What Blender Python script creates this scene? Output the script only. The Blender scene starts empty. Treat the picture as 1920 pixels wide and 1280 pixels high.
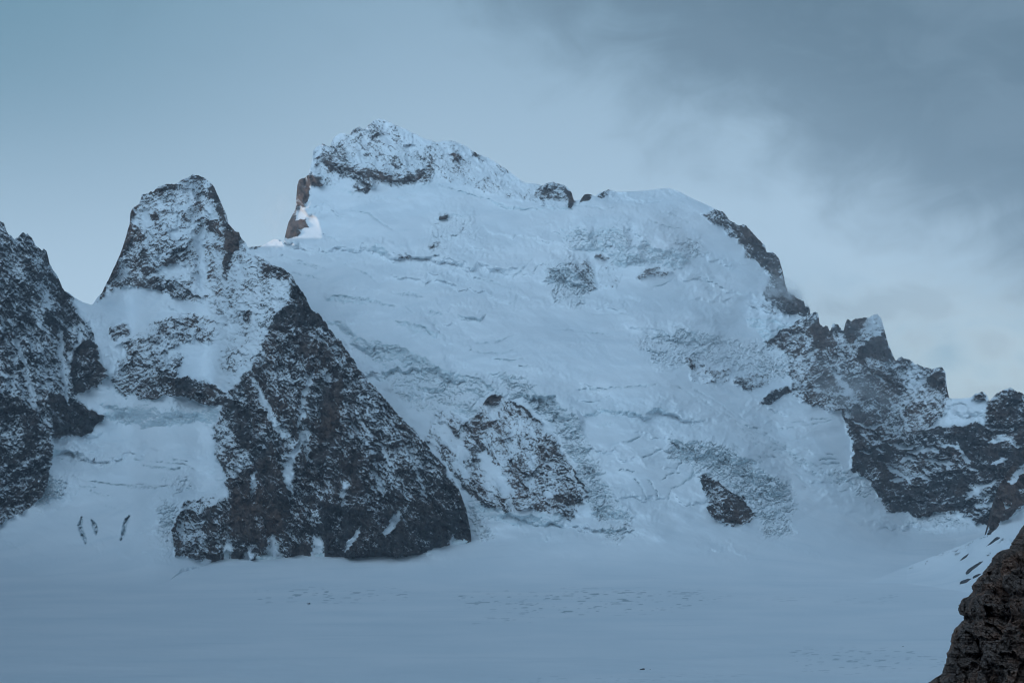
import bpy, math, random
import numpy as np
from mathutils import Vector

# ------------------------------------------------------------------ camera, sky, sun
F = 3140.0            # focal length in photo pixels (1920 wide)
CX, HY, H = 960.0, 930.0, 150.0   # photo column of the view axis, horizon row, eye height above the glacier
scene = bpy.context.scene
C = scene.collection
cam_d = bpy.data.cameras.new("camera")
cam = bpy.data.objects.new("camera", cam_d); C.objects.link(cam)
cam.location = (0, 0, H); cam.rotation_euler = (math.radians(90), 0, 0)
cam_d.sensor_width = 36.0; cam_d.lens = 36.0 * F / 1920.0
cam_d.shift_y = (HY - 640.0) / 1920.0
cam_d.clip_start = 1.0; cam_d.clip_end = 60000.0
scene.camera = cam

SUN_AZ, SUN_EL = 50.0, 6.5         # degrees to the left of the view axis (behind the ridge), height
sd = (-math.sin(math.radians(SUN_AZ)) * math.cos(math.radians(SUN_EL)),
      math.cos(math.radians(SUN_AZ)) * math.cos(math.radians(SUN_EL)), math.sin(math.radians(SUN_EL)))

world = bpy.data.worlds.new("World"); scene.world = world; world.use_nodes = True
wt = world.node_tree; wt.nodes.clear()
def N(t, typ, **kw):
    n = t.nodes.new(typ)
    for k, v in kw.items(): setattr(n, k, v)
    return n
def val(t, s, v):
    if isinstance(v, (int, float)): s.default_value = v
    elif isinstance(v, (tuple, list)): s.default_value = tuple(v)
    else: t.links.new(v, s)
def M(t, op, a, b=0.0, c=None, clamp=False):
    n = N(t, 'ShaderNodeMath', operation=op, use_clamp=clamp)
    val(t, n.inputs[0], a); val(t, n.inputs[1], b)
    if c is not None: val(t, n.inputs[2], c)
    return n.outputs[0]
def mixc(t, f, a, b):
    n = N(t, 'ShaderNodeMix', data_type='RGBA')
    val(t, n.inputs[0], f)
    val(t, n.inputs[6], a if not isinstance(a, tuple) else (*a, 1)); val(t, n.inputs[7], b if not isinstance(b, tuple) else (*b, 1))
    return n.outputs[2]
def ramp(t, x, lo, hi, a=0.0, b=1.0, smooth=True):
    n = N(t, 'ShaderNodeMapRange', interpolation_type='SMOOTHSTEP' if smooth else 'LINEAR')
    val(t, n.inputs[0], x)
    for i, v in enumerate((lo, hi, a, b)): val(t, n.inputs[i + 1], v)
    return n.outputs[0]
def noise(t, vec, scale, detail=4, rough=.55, dist=0.0, lac=2.0):
    n = N(t, 'ShaderNodeTexNoise')
    val(t, n.inputs['Vector'], vec)
    val(t, n.inputs['Scale'], scale); val(t, n.inputs['Detail'], detail); val(t, n.inputs['Roughness'], rough)
    val(t, n.inputs['Distortion'], dist); val(t, n.inputs['Lacunarity'], lac)
    return n.outputs['Fac']

sky = N(wt, 'ShaderNodeTexSky', sky_type='NISHITA', sun_disc=False)
sky.sun_elevation = math.radians(SUN_EL); sky.sun_rotation = math.radians(-SUN_AZ)
sky.altitude = 3000; sky.air_density = 1.0; sky.dust_density = 0.5; sky.ozone_density = 2.0
co = N(wt, 'ShaderNodeTexCoord').outputs['Generated']
sp = N(wt, 'ShaderNodeSeparateXYZ'); wt.links.new(co, sp.inputs[0])
dx, dy, dz = sp.outputs
az = M(wt, 'ARCTAN2', dx, dy)                       # radians right of the view axis
el = M(wt, 'ARCSINE', dz)
# clear air: pale towards the horizon, deeper blue above
hor = ramp(wt, el, 0.10, 0.36)
clear = mixc(wt, hor, (.465, .642, .798), (.222, .372, .498))
left = ramp(wt, az, -.34, -.02, 1.0, 0.0)
clear = mixc(wt, M(wt, 'MULTIPLY', left, ramp(wt, el, .10, .30)), clear, (.150, .300, .400))
# cloud bank building in from the right and overhead
cm = N(wt, 'ShaderNodeMapping'); wt.links.new(co, cm.inputs[0]); cm.inputs['Scale'].default_value = (1.0, 1.0, 1.7)
cm.inputs['Rotation'].default_value = (0, .35, 0)
n1 = noise(wt, cm.outputs[0], 7.0, 6, .55, .6)
n2 = noise(wt, cm.outputs[0], 19.0, 6, .55, .9)
nn = M(wt, 'ADD', M(wt, 'MULTIPLY', M(wt, 'SUBTRACT', n1, .5), 1.3), M(wt, 'MULTIPLY', M(wt, 'SUBTRACT', n2, .5), .9))
lin = M(wt, 'ADD', M(wt, 'MULTIPLY', az, .54), el)
dark = ramp(wt, M(wt, 'ADD', lin, M(wt, 'MULTIPLY', nn, .13)), .235, .355)
dark = M(wt, 'MAXIMUM', dark, M(wt, 'MULTIPLY', M(wt, 'MULTIPLY', ramp(wt, az, .12, .2), ramp(wt, nn, .0, .22)), M(wt, 'MULTIPLY', ramp(wt, el, .17, .14), .35)))
lowc = M(wt, 'MULTIPLY', ramp(wt, az, .06, .24), ramp(wt, el, .16, .07))
c1 = mixc(wt, M(wt, 'MULTIPLY', lowc, .85), clear, mixc(wt, ramp(wt, nn, -.25, .25), (.29, .46, .57), (.62, .75, .80)))
c1 = mixc(wt, M(wt, 'MULTIPLY', dark, .93), c1, mixc(wt, ramp(wt, nn, -.2, .25), (.100, .178, .245), (.140, .230, .310)))
# wide soft dark veil across the top and overhead; dim sky behind the viewer
top = ramp(wt, M(wt, 'ADD', el, M(wt, 'MULTIPLY', nn, .25)), .26, .80)
c1 = mixc(wt, top, c1, (.048, .090, .150))
c1 = mixc(wt, ramp(wt, dy, .15, -.5), c1, (.060, .120, .185))
# added bright lobe in the unseen sky, left behind the viewer, lighting the face
lobe = N(wt, 'ShaderNodeVectorMath', operation='DOT_PRODUCT'); wt.links.new(co, lobe.inputs[0]); lobe.inputs[1].default_value = Vector((-.46, -.76, .14)).normalized()
lob = M(wt, 'POWER', ramp(wt, lobe.outputs['Value'], .05, 1.0, 0, 1, False), 2.6)
c1 = mixc(wt, lob, c1, (1.66, 2.42, 3.16))
mx = N(wt, 'ShaderNodeMix', data_type='RGBA'); mx.inputs[0].default_value = .93
skyn = N(wt, 'ShaderNodeVectorMath', operation='SCALE'); wt.links.new(sky.outputs[0], skyn.inputs[0]); skyn.inputs['Scale'].default_value = .12
wt.links.new(skyn.outputs[0], mx.inputs[6]); wt.links.new(c1, mx.inputs[7])
bg = N(wt, 'ShaderNodeBackground'); wt.links.new(mx.outputs[2], bg.inputs[0]); bg.inputs[1].default_value = 1.0
wo = N(wt, 'ShaderNodeOutputWorld'); wt.links.new(bg.outputs[0], wo.inputs[0])

sun_d = bpy.data.lights.new("sun", 'SUN'); sun = bpy.data.objects.new("sun", sun_d); C.objects.link(sun)
sun_d.energy = 3.2; sun_d.angle = math.radians(.5); sun_d.color = (1.0, .80, .68)
sun.rotation_euler = Vector(sd).to_track_quat('Z', 'Y').to_euler()
sun.location = (-3000, 1000, 2500)

scene.view_settings.view_transform = 'Standard'; scene.view_settings.look = 'None'
scene.view_settings.exposure = 0.0; scene.view_settings.gamma = 1.0
scene.render.engine = 'CYCLES'
cy = scene.cycles
cy.use_denoising = True
cy.denoising_input_passes = 'RGB_ALBEDO_NORMAL'; cy.denoising_prefilter = 'ACCURATE'
cy.filter_width = 1.1
cy.max_bounces = 6; cy.diffuse_bounces = 3; cy.glossy_bounces = 1; cy.volume_bounces = 2; cy.transparent_max_bounces = 8
cy.volume_step_rate = 2.0; cy.volume_max_steps = 128

# ------------------------------------------------------------------ numpy noise
_rs = np.random.RandomState(7)
_perm = _rs.permutation(4096).astype(np.int32)
_ga = _rs.rand(4096) * 2 * np.pi
_gx, _gy = np.cos(_ga).astype(np.float32), np.sin(_ga).astype(np.float32)
_rv = _rs.rand(4096).astype(np.float32); _rw = _rs.rand(4096).astype(np.float32)
def _h(i, j, s): return _perm[(_perm[(i + s * 131) & 4095] + j) & 4095]
def perlin(x, y, s=0):
    x = np.asarray(x, np.float32); y = np.asarray(y, np.float32)
    i = np.floor(x).astype(np.int32); j = np.floor(y).astype(np.int32)
    fx, fy = x - i, y - j
    u = fx * fx * fx * (fx * (fx * 6 - 15) + 10); v = fy * fy * fy * (fy * (fy * 6 - 15) + 10)
    def g(a, b):
        k = _h(i + a, j + b, s); return _gx[k] * (fx - a) + _gy[k] * (fy - b)
    n0 = g(0, 0) * (1 - u) + g(1, 0) * u; n1 = g(0, 1) * (1 - u) + g(1, 1) * u
    return (n0 * (1 - v) + n1 * v) * 1.6
def fbm(x, y, s=0, o=4, g=.5, l=2.07):
    t = 0; a = 1; q = 0
    for k in range(o):
        t = t + a * perlin(x, y, s + k * 3); q += a * a; a *= g; x = x * l + 3.1; y = y * l + 1.7
    return t / math.sqrt(q)
def ridged(x, y, s=0, o=4, g=.5):
    t = 0; a = 1; q = 0
    for k in range(o):
        t = t + a * (1 - 2 * np.abs(perlin(x, y, s + k * 5))); q += a; a *= g; x = x * 2.1 + 5.3; y = y * 2.1 + 2.9
    return t / q
def cells(x, y, s=0):
    """distance to the nearest cell point, gap to the second, random value of the cell"""
    x = np.asarray(x, np.float32); y = np.asarray(y, np.float32)
    i = np.floor(x).astype(np.int32); j = np.floor(y).astype(np.int32)
    d1 = np.full(x.shape, 9, np.float32); d2 = d1.copy(); r = np.zeros_like(d1)
    for a in (-1, 0, 1):
        for b in (-1, 0, 1):
            k = _h(i + a, j + b, s)
            d = np.hypot(i + a + _rv[k] - x, j + b + _rw[k] - y)
            c = d < d1
            d2 = np.where(c, d1, np.minimum(d2, d)); r = np.where(c, _rv[(k * 7 + 3) & 4095], r); d1 = np.where(c, d, d1)
    return d1, d2 - d1, r
def facets(x, y, s=0):
    """a surface of flat broken faces, each leaning its own way"""
    x = np.asarray(x, np.float32); y = np.asarray(y, np.float32)
    i = np.floor(x).astype(np.int32); j = np.floor(y).astype(np.int32)
    d1 = np.full(x.shape, 9, np.float32); o = np.zeros_like(d1)
    for a in (-1, 0, 1):
        for b in (-1, 0, 1):
            k = _h(i + a, j + b, s)
            ex_ = x - (i + a + _rv[k]); ey_ = y - (j + b + _rw[k]); d = ex_ * ex_ + ey_ * ey_
            c = d < d1; g = (k * 7 + 3) & 4095
            o = np.where(c, _gx[g] * ex_ + _gy[g] * ey_ + (_rv[g] - .5) * .7, o); d1 = np.where(c, d, d1)
    return o
def rot(x, y, deg, sx, sy):
    """coordinates along / across a direction falling DEG degrees to the right, scaled"""
    c, s = math.cos(math.radians(deg)), math.sin(math.radians(deg))
    return (x * c + y * s) / sx, (-x * s + y * c) / sy
def sstep(x, a, b):
    t = np.clip((x - a) / (b - a), 0, 1); return t * t * (3 - 2 * t)

# ------------------------------------------------------------------ raster fields over the mountain faces
X0, X1, Y0, Y1, ST = -720.0, 2120.0, 60.0, 1340.0, 2.0
GX, GY = np.meshgrid(np.arange(X0, X1 + 1, ST, dtype=np.float32), np.arange(Y0, Y1 + 1, ST, dtype=np.float32))
GH, GW = GX.shape
def zeros(): return np.zeros((GH, GW), np.float32)
def window(pts, pad):
    xs = [p[0] for p in pts]; ys = [p[1] for p in pts]
    a = max(0, int((min(xs) - pad - X0) / ST)); b = min(GW, int((max(xs) + pad - X0) / ST) + 2)
    c = max(0, int((min(ys) - pad - Y0) / ST)); d = min(GH, int((max(ys) + pad - Y0) / ST) + 2)
    return slice(c, d), slice(a, b)
def seg_dist(px, py, pts, closed):
    D = np.full(px.shape, 1e9, np.float32); T = np.zeros_like(D); n = len(pts); L = 0
    for i in range(n if closed else n - 1):
        ax, ay = pts[i][:2]; bx, by = pts[(i + 1) % n][:2]
        l2 = (bx - ax) ** 2 + (by - ay) ** 2 + 1e-6
        t = np.clip(((px - ax) * (bx - ax) + (py - ay) * (by - ay)) / l2, 0, 1)
        d = np.hypot(px - ax - t * (bx - ax), py - ay - t * (by - ay))
        c = d < D; D = np.where(c, d, D); T = np.where(c, L + t * math.sqrt(l2), T); L += math.sqrt(l2)
    return D, T / max(L, 1e-6)
def inside(px, py, pts):
    r = np.zeros(px.shape, bool); n = len(pts)
    for i in range(n):
        ax, ay = pts[i]; bx, by = pts[(i + 1) % n]
        if ay == by: continue
        c = ((ay > py) != (by > py)) & (px < (bx - ax) * (py - ay) / (by - ay) + ax); r ^= c
    return r
def poly(field, pts, v, feather=8, mode='set'):
    s = window(pts, feather); px, py = GX[s], GY[s]
    d, _ = seg_dist(px, py, pts, True); d = np.where(inside(px, py, pts), d, -d)
    m = sstep(d, -feather * .5, feather * .5)
    if mode == 'set': field[s] = field[s] * (1 - m) + v * m
    elif mode == 'max': field[s] = np.maximum(field[s], v * m)
    else: field[s] = field[s] + v * m
def line(field, pts, v, w, mode='max', taper=True, prof='soft'):
    s = window(pts, w * 2); px, py = GX[s], GY[s]
    d, t = seg_dist(px, py, pts, False)
    ww = w * (np.sqrt(np.clip(4 * t * (1 - t), 0.02, 1)) if taper else 1)
    m = sstep(d, ww, ww * .25) if prof == 'soft' else np.clip(1 - d / ww, 0, 1)
    if mode == 'max': field[s] = np.maximum(field[s], v * m)
    elif mode == 'add': field[s] = field[s] + v * m
    else: field[s] = field[s] * (1 - m) + v * m
def sample(field, px, py):
    u = np.clip((px - X0) / ST, 0, GW - 1.001); v = np.clip((py - Y0) / ST, 0, GH - 1.001)
    i = u.astype(np.int32); j = v.astype(np.int32); a = u - i; b = v - j
    return (field[j, i] * (1 - a) + field[j, i + 1] * a) * (1 - b) + (field[j + 1, i] * (1 - a) + field[j + 1, i + 1] * a) * b
def blur(f, r):
    k = np.exp(-.5 * (np.arange(-3 * r, 3 * r + 1) / r) ** 2); k /= k.sum()
    P = 3 * r
    g = np.pad(f, ((P, P), (0, 0)), 'edge'); o = sum(k[i] * g[i:i + f.shape[0]] for i in range(len(k)))
    g = np.pad(o, ((0, 0), (P, P)), 'edge'); return sum(k[i] * g[:, i:i + f.shape[1]] for i in range(len(k))).astype(np.float32)

def table(rows, cols, vals):
    """bilinear table of slopes -> raster"""
    r = np.array([np.interp(GX[0], cols, v) for v in vals], np.float32)
    out = np.empty((GH, GW), np.float32); ys = GY[:, 0]; rows = np.array(rows, float)
    idx = np.clip(np.searchsorted(rows, ys) - 1, 0, len(rows) - 2)
    t = np.clip((ys - rows[idx]) / (rows[idx + 1] - rows[idx]), 0, 1)
    out[:] = r[idx] * (1 - t[:, None]) + r[idx + 1] * t[:, None]
    return out
def integrate(S, start_y, start_L):
    """log depth from a slope field, walking up each column from start_y(px)"""
    K = (HY - GY) / F
    g = (ST / F) / np.maximum(S - K, .055)
    # plain rows: the flat glacier H below the eye
    g = g * np.clip((start_y - GY) / ST + .5, 0, 1)
    cum = np.cumsum(g[::-1], axis=0)[::-1]
    return start_L + cum

def plain_L(py): return np.log(H * F / np.maximum(py - HY, 40.0))

# slope of the ground per picture region (rise over run)
colsA = [-700, 300, 620, 900, 1200, 1450, 1700, 1850, 2100]
rowsA = [60, 230, 330, 400, 440, 520, 600, 700, 800, 900, 960, 1000, 1040, 1080, 1110, 1340]
SA = table(rowsA, colsA, [
    [1.2, 1.2, 1.2, 1.1, .9, .8, 1.2, 1.2, 1.2],
    [1.2, 1.2, 1.2, 1.1, .8, .8, 1.2, 1.2, 1.2],
    [1.1, 1.1, 1.1, .9, .6, .9, 1.2, 1.2, 1.2],
    [.9, .9, .8, .50, .42, 1.0, 1.2, 1.2, 1.2],
    [.8, .8, .7, .55, .85, .9, 1.2, 1.2, 1.2],
    [.75, .75, .62, .75, .8, .75, 1.2, 1.2, 1.2],
    [.7, .7, .65, .55, .55, .6, 1.3, 1.2, 1.2],
    [.7, .7, .8, .6, .5, .6, 1.1, 1.2, 1.2],
    [.6, .6, .7, .75, .65, .6, .9, 1.0, 1.0],
    [.45, .45, .5, .75, .75, .62, .9, 1.3, 1.3],
    [.30, .30, .35, .55, .65, .42, .55, 1.1, 1.1],
    [.22, .22, .25, .32, .42, .25, .10, .14, .2],
    [.12, .12, .16, .20, .24, .14, .06, .06, .06],
    [.06, .06, .08, .10, .10, .07, .03, .03, .03],
    [0, 0, 0, 0, 0, 0, 0, 0, 0],
    [0, 0, 0, 0, 0, 0, 0, 0, 0]])
SA = blur(SA, 7)
START = 1110.0
LA0 = integrate(SA, START, plain_L(np.minimum(GY, 1e9) * 0 + START))
LA0 = np.where(GY > START, plain_L(GY), LA0).astype(np.float32)
ki = lambda X, Y: (np.clip(((np.asarray(Y) - Y0) / ST).astype(int), 0, GH - 1), np.clip(((np.asarray(X) - X0) / ST).astype(int), 0, GW - 1))

# ---- outlines traced in photo pixels
TOP_A = [(-720,900),(-160,800),(300,640),(420,520),(440,482),(460,467),(470,463),(490,461),(503,454),(514,448),(527,450),(531,460),(534,444),(540,420),(548,402),(555,390),(556,352),(560,338),(569,334),(579,330),(581,318),(586,300),(587,284),(593,276),(603,270),(619,275),(625,259),(633,251),(645,250),(655,253),(663,241),(675,238),(681,245),(690,236),(700,228),(708,223),(720,225),(745,236),(770,247),(790,258),(820,268),(830,264),(850,264),(870,272),(885,283),(900,290),(915,296),(935,308),(950,318),(965,330),(985,343),(1002,345),(1018,347),(1025,343),(1040,342),(1055,346),(1066,352),(1072,362),(1075,375),(1087,376),(1095,366),(1102,362),(1110,366),(1116,369),(1125,362),(1140,355),(1150,358),(1157,360),(1180,359),(1215,357),(1235,354),(1255,353),(1275,360),(1300,373),(1325,384),(1345,394),(1357,398),(1366,411),(1375,417),(1385,422),(1395,421),(1405,428),(1415,442),(1425,452),(1430,458),(1434,457),(1437,474),(1450,474),(1455,478),(1461,485),(1466,505),(1470,520),(1472,530),(1478,548),(1495,558),(1507,565),(1510,578),(1513,574),(1518,578),(1519,588),(1530,585),(1534,587),(1537,608),(1545,612),(1552,612),(1556,620),(1562,608),(1572,608),(1577,616),(1583,622),(1586,605),(1590,597),(1594,602),(1605,598),(1620,595),(1635,593),(1645,589),(1652,594),(1655,605),(1660,625),(1667,648),(1674,666),(1680,675),(1685,672),(1692,669),(1702,672),(1712,680),(1730,687),(1745,691),(1755,690),(1766,689),(1773,700),(1775,725),(1780,747),(1800,747),(1820,745),(1828,738),(1842,733),(1850,740),(1855,752),(1862,745),(1868,738),(1880,731),(1895,728),(1910,735),(1920,738),(1980,715),(2120,690)]
TOP_B = [(-720,120),(-400,170),(-160,270),(-60,360),(0,413),(8,420),(12,433),(18,440),(25,447),(27,450),(33,447),(40,438),(46,437),(52,440),(60,447),(68,460),(78,470),(82,466),(88,470),(89,490),(97,500),(103,510),(110,522),(116,538),(125,546),(140,558),(155,566),(172,572),(176,567),(185,556),(190,550),(200,530),(215,500),(228,470),(237,440),(243,420),(244,400),(248,392),(262,380),(266,366),(275,362),(285,361),(295,351),(310,346),(330,345),(340,338),(350,332),(358,330),(370,328),(382,333),(392,340),(402,350),(410,370),(418,390),(425,405),(428,420),(435,428),(440,435),(448,434),(450,442),(456,450),(463,460),(470,470),(480,478),(495,485),(510,495),(530,503),(543,512),(552,525),(562,542),(575,560),(583,577),(590,583),(598,586),(605,597),(620,620),(640,643),(650,655),(665,680),(680,700),(700,722),(720,745),(740,770),(755,785),(775,805),(790,822),(810,845),(835,870),(850,893),(862,920),(872,945),(878,975),(884,1008)]
BASE_B = [(-720,1110),(260,1110),(320,1085),(345,1062),(380,1060),(400,1046),(425,1035),(445,1040),(462,1036),(470,1052),(480,1048),(500,1038),(515,1032),(530,1050),(545,1040),(560,1022),(570,1024),(580,1032),(590,1044),(600,1032),(620,1036),(640,1038),(652,1045),(668,1046),(685,1040),(700,1036),(730,1038),(740,1044),(765,1040),(800,1037),(815,1024),(840,1014),(860,1009),(872,1011),(884,1008)]
TOP_E = [(1620,1092),(1660,1078),(1690,1066),(1740,1046),(1800,1023),(1850,1001),(1853,992),(1858,975),(1864,950),(1868,925),(1874,908),(1882,898),(1892,880),(1904,862),(1914,850),(1920,838),(1960,770),(2030,690),(2120,600)]
BASE_E = [(1620,1094),(1700,1094),(1800,1108),(1900,1125),(2120,1150)]

# ---- B slopes
colsB = [-700, 0, 120, 250, 400, 480, 600, 760, 880, 2100]
rowsB = [60, 330, 430, 520, 600, 700, 760, 800, 850, 920, 980, 1040, 1090, 1110, 1340]
SB = table(rowsB, colsB, [
    [1.0, 1.0, 1.0, 1.5, 1.5, 1.2, 1.2, 1.2, 1.2, 1.2],
    [1.0, 1.0, 1.0, 1.5, 1.5, 1.2, 1.2, 1.2, 1.2, 1.2],
    [1.0, 1.0, 1.0, 1.3, 1.3, 1.2, 1.2, 1.2, 1.2, 1.2],
    [1.1, 1.1, .9, 1.2, 1.1, 1.1, 1.2, 1.2, 1.2, 1.2],
    [1.2, 1.2, .9, .55, .8, .9, 1.3, 1.2, 1.2, 1.2],
    [1.2, 1.2, 1.1, .8, .8, 1.0, 1.2, 1.2, 1.2, 1.2],
    [1.3, 1.3, 1.2, 1.6, 1.2, 1.2, 1.2, 1.2, 1.2, 1.2],
    [1.3, 1.3, 1.0, .7, .7, 1.3, 1.2, 1.2, 1.2, 1.2],
    [1.3, 1.3, .6, .45, .5, 1.3, 1.2, 1.2, 1.2, 1.2],
    [1.2, 1.1, .5, .40, .6, 1.2, 1.3, 1.3, 1.2, 1.2],
    [.5, .45, .38, .36, .6, 1.2, 1.3, 1.3, 1.2, 1.2],
    [.12, .16, .18, .20, .4, 1.0, 1.3, 1.3, 1.2, 1.2],
    [.03, .03, .05, .07, .2, 1.0, 1.3, 1.3, 1.2, 1.2],
    [0, 0, 0, 0, 0, 1.0, 1.3, 1.3, 1.2, 1.2],
    [0, 0, 0, 0, 0, 1.0, 1.3, 1.3, 1.2, 1.2]])
SB = blur(SB, 6)
bx, by = zip(*BASE_B)
BASE_SOFT = [(-720,1110),(260,1110),(330,1085),(380,1062),(430,1045),(480,1048),(560,1042),(640,1043),(740,1046),(800,1036),(850,1018),(884,1010)]
base_b = np.interp(GX[0], *zip(*BASE_SOFT)).astype(np.float32)
base_b = np.convolve(np.pad(base_b, 20, 'edge'), np.ones(41) / 41, 'valid').astype(np.float32)
La = sample(LA0, GX[0], base_b)
LB0 = integrate(SB, base_b[None, :], La[None, :])
ex, ey = zip(*BASE_E)
SE = zeros() + .10
poly(SE, [(1600,1040),(1760,1070),(1900,1100),(2120,1120),(2120,400),(1600,400)], .26, 50)
poly(SE, [(1850,1001),(1853,980),(1866,915),(1920,830),(2120,560),(2120,820),(1990,900),(1920,950)], 1.5, 16)
base_e = np.interp(GX[0], ex, ey).astype(np.float32)
Le = sample(LA0, GX[0], base_e)
LE0 = integrate(SE, base_e[None, :], Le[None, :])

# ------------------------------------------------------------------ what covers the faces: rock density, ice, relief
KIND = 5                                    # streak directions of the snow lying in the rock
def new_layer():
    return dict(rock=zeros(), ice=zeros(), jum=zeros(), D=zeros(), warm=zeros(), groove=zeros(), dash=zeros(), face=zeros(), w=[zeros() for _ in range(KIND)])
A, B, E = new_layer(), new_layer(), new_layer()
def rk(L, pts, dens, feather=10, kind=0, warm=None):
    poly(L['rock'], pts, dens, feather)
    for i in range(KIND): poly(L['w'][i], pts, 1.0 if i == kind else 0.0, feather + 6)
    if warm is not None: poly(L['warm'], pts, warm, feather + 6)
def ic(L, pts, v, jum, feather=8):
    poly(L['ice'], pts, v, feather + 4, 'max'); poly(L['jum'], pts, jum, feather + 20, 'max')
def cv(L, pts, w=3, ice=.7, depth=4, warm=0):
    line(L['ice'], pts, ice * .9, w, 'max'); line(L['groove'], pts, depth, w * .9, 'max')  # exposed ice in the groove, its darker colour also standing in for shade
    if warm: line(L['warm'], pts, warm, w + 1, 'max')
def ridge(L, pts, h, w, prof='tent'): line(L['D'], pts, h, w, 'add', False, prof)

# kinds: 0 even, 1 falling right 50 deg, 2 rising right 22 deg, 3 ledges (flat), 4 steep fine
# --- summit block
rk(A, [(583,345),(580,315),(583,285),(602,262),(633,243),(663,232),(708,214),(770,238),(830,256),(865,262),(905,286),(960,318),(1000,338),(1055,338),(1080,368),(1078,390),(1040,388),(990,376),(940,368),(880,350),(840,338),(812,338),(800,348),(770,348),(730,352),(700,350),(680,368),(665,368),(640,348),(610,348)], .20, 10, 1)
rk(A, [(690,255),(715,240),(760,262),(800,300),(800,325),(740,320),(700,290)], .28, 20, 1)
rk(A, [(605,268),(625,262),(660,290),(700,330),(690,345),(640,330),(600,300)], .42, 10, 1)
rk(A, [(588,288),(600,289),(650,306),(700,320),(760,322),(808,312),(815,320),(806,332),(770,342),(700,341),(640,320),(600,303),(588,316)], .60, 14, 3, .5)
rk(A, [(655,325),(700,335),(690,365),(668,358)], .60, 8, 1)
rk(A, [(840,270),(900,292),(985,345),(1000,370),(940,362),(880,345),(830,325),(820,290)], .20, 18, 1)
rk(A, [(840,290),(856,284),(862,296),(850,300)], .75, 6, 0, .6); rk(A, [(884,282),(900,288),(898,296),(885,292)], .7, 6, 0, .6)
rk(A, [(1010,346),(1030,340),(1060,346),(1075,370),(1060,380),(1020,372),(1000,365)], .42, 8, 3)
rk(A, [(1062,350),(1072,358),(1077,378),(1074,390),(1064,388),(1066,372),(1058,354)], .95, 4, 0, .3)
rk(A, [(1085,378),(1094,364),(1103,360),(1112,368),(1108,374)], .95, 4, 0, .2)
rk(A, [(1112,372),(1124,360),(1142,352),(1158,360),(1140,368),(1126,372)], .55, 6, 1)
rk(A, [(553,334),(570,330),(581,345),(583,362),(574,382),(556,392),(554,360)], .85, 5, 4, .6)
rk(A, [(576,328),(602,332),(600,348),(580,344)], .85, 5, 0, .6)
rk(A, [(530,448),(538,415),(548,398),(556,392),(558,414),(570,411),(577,420),(566,434),(551,446)], .85, 4, 0, .5)
rk(A, [(466,468),(470,460),(487,460),(489,465)], .8, 4, 0)
ic(A, [(598,344),(640,350),(690,368),(740,366),(776,350),(806,340),(812,352),(790,362),(768,374),(704,380),(682,396),(664,386),(650,368)], .75, .1, 6)
ic(A, [(840,345),(880,362),(905,372),(885,374),(855,362)], .4, .1, 6)
# --- right rock shoulder
rk(A, [(1320,404),(1345,388),(1366,402),(1405,420),(1440,465),(1466,478),(1486,545),(1515,560),(1524,592),(1480,592),(1450,576),(1430,550),(1445,515),(1420,492),(1400,482),(1385,456),(1360,428)], .60, 10, 1)
rk(A, [(1385,428),(1405,424),(1440,470),(1466,480),(1484,548),(1508,566),(1515,592),(1470,588),(1452,560),(1458,520),(1430,490),(1405,470),(1395,445)], .88, 12, 0, .3)
rk(A, [(1400,568),(1430,566),(1470,584),(1480,594),(1440,586)], .35, 10, 1)
# --- rocks among the upper seracs
rk(A, [(1068,492),(1090,478),(1112,500),(1120,540),(1105,548),(1086,520)], .22, 10, 1); rk(A, [(1120,498),(1150,492),(1166,512),(1160,536),(1130,540),(1118,520)], .16, 12, 0)
rk(A, [(1118,482),(1128,474),(1142,482),(1130,488)], .85, 5, 0); rk(A, [(1192,520),(1208,504),(1230,502),(1258,508),(1248,520),(1220,514),(1200,524)], .62, 7, 3)
rk(A, [(820,398),(835,402),(838,412),(826,410)], .45, 8, 0); rk(A, [(798,460),(825,452),(836,470),(812,474)], .25, 10, 0)
rk(A, [(744,472),(770,482),(765,490),(748,482)], .4, 6, 0)
# --- right hand broken ridge
rk(A, [(1436,642),(1500,598),(1530,578),(1560,612),(1590,588),(1650,580),(1682,668),(1692,660),(1766,680),(1785,747),(1776,765),(1740,800),(1680,835),(1604,856),(1596,812),(1574,772),(1500,752),(1482,700),(1470,655)], .50, 8, 0, .4)
rk(A, [(1436,650),(1436,640),(1530,586),(1536,600),(1484,640),(1456,654)], .52, 6, 2)
rk(A, [(1470,650),(1520,640),(1560,660),(1580,700),(1550,740),(1500,735),(1482,700)], .46, 14, 2)
rk(A, [(1518,612),(1537,596),(1562,618),(1566,650),(1540,660),(1520,640)], .92, 8, 0, .7)
rk(A, [(1580,625),(1588,592),(1634,592),(1622,622),(1596,640)], .85, 6, 0, .5)
rk(A, [(1625,598),(1650,586),(1660,625),(1640,630),(1610,650),(1600,640)], .35, 8, 2)
rk(A, [(1612,652),(1655,620),(1672,664),(1680,676),(1640,672),(1630,668),(1618,690),(1606,675)], .97, 6, 0, .3)
rk(A, [(1590,700),(1650,690),(1700,700),(1690,740),(1650,760),(1610,750)], .62, 16, 0, .4)
rk(A, [(1685,680),(1700,668),(1715,682),(1700,700)], .7, 8, 0)
rk(A, [(1702,690),(1735,690),(1745,715),(1775,750),(1765,780),(1730,800),(1680,812),(1655,800),(1668,760),(1700,730)], .33, 12, 2)
rk(A, [(1735,712),(1762,694),(1774,700),(1777,728),(1750,726)], .88, 6, 0, .3)
rk(A, [(1585,778),(1640,770),(1650,800),(1640,840),(1604,852)], .80, 10, 0)
rk(A, [(1776,752),(1852,752),(1850,775),(1830,790),(1790,790),(1770,775)], .0, 10, 0)
rk(A, [(1818,750),(1828,736),(1843,731),(1851,742),(1850,752)], .7, 6, 0, .4)
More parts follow.
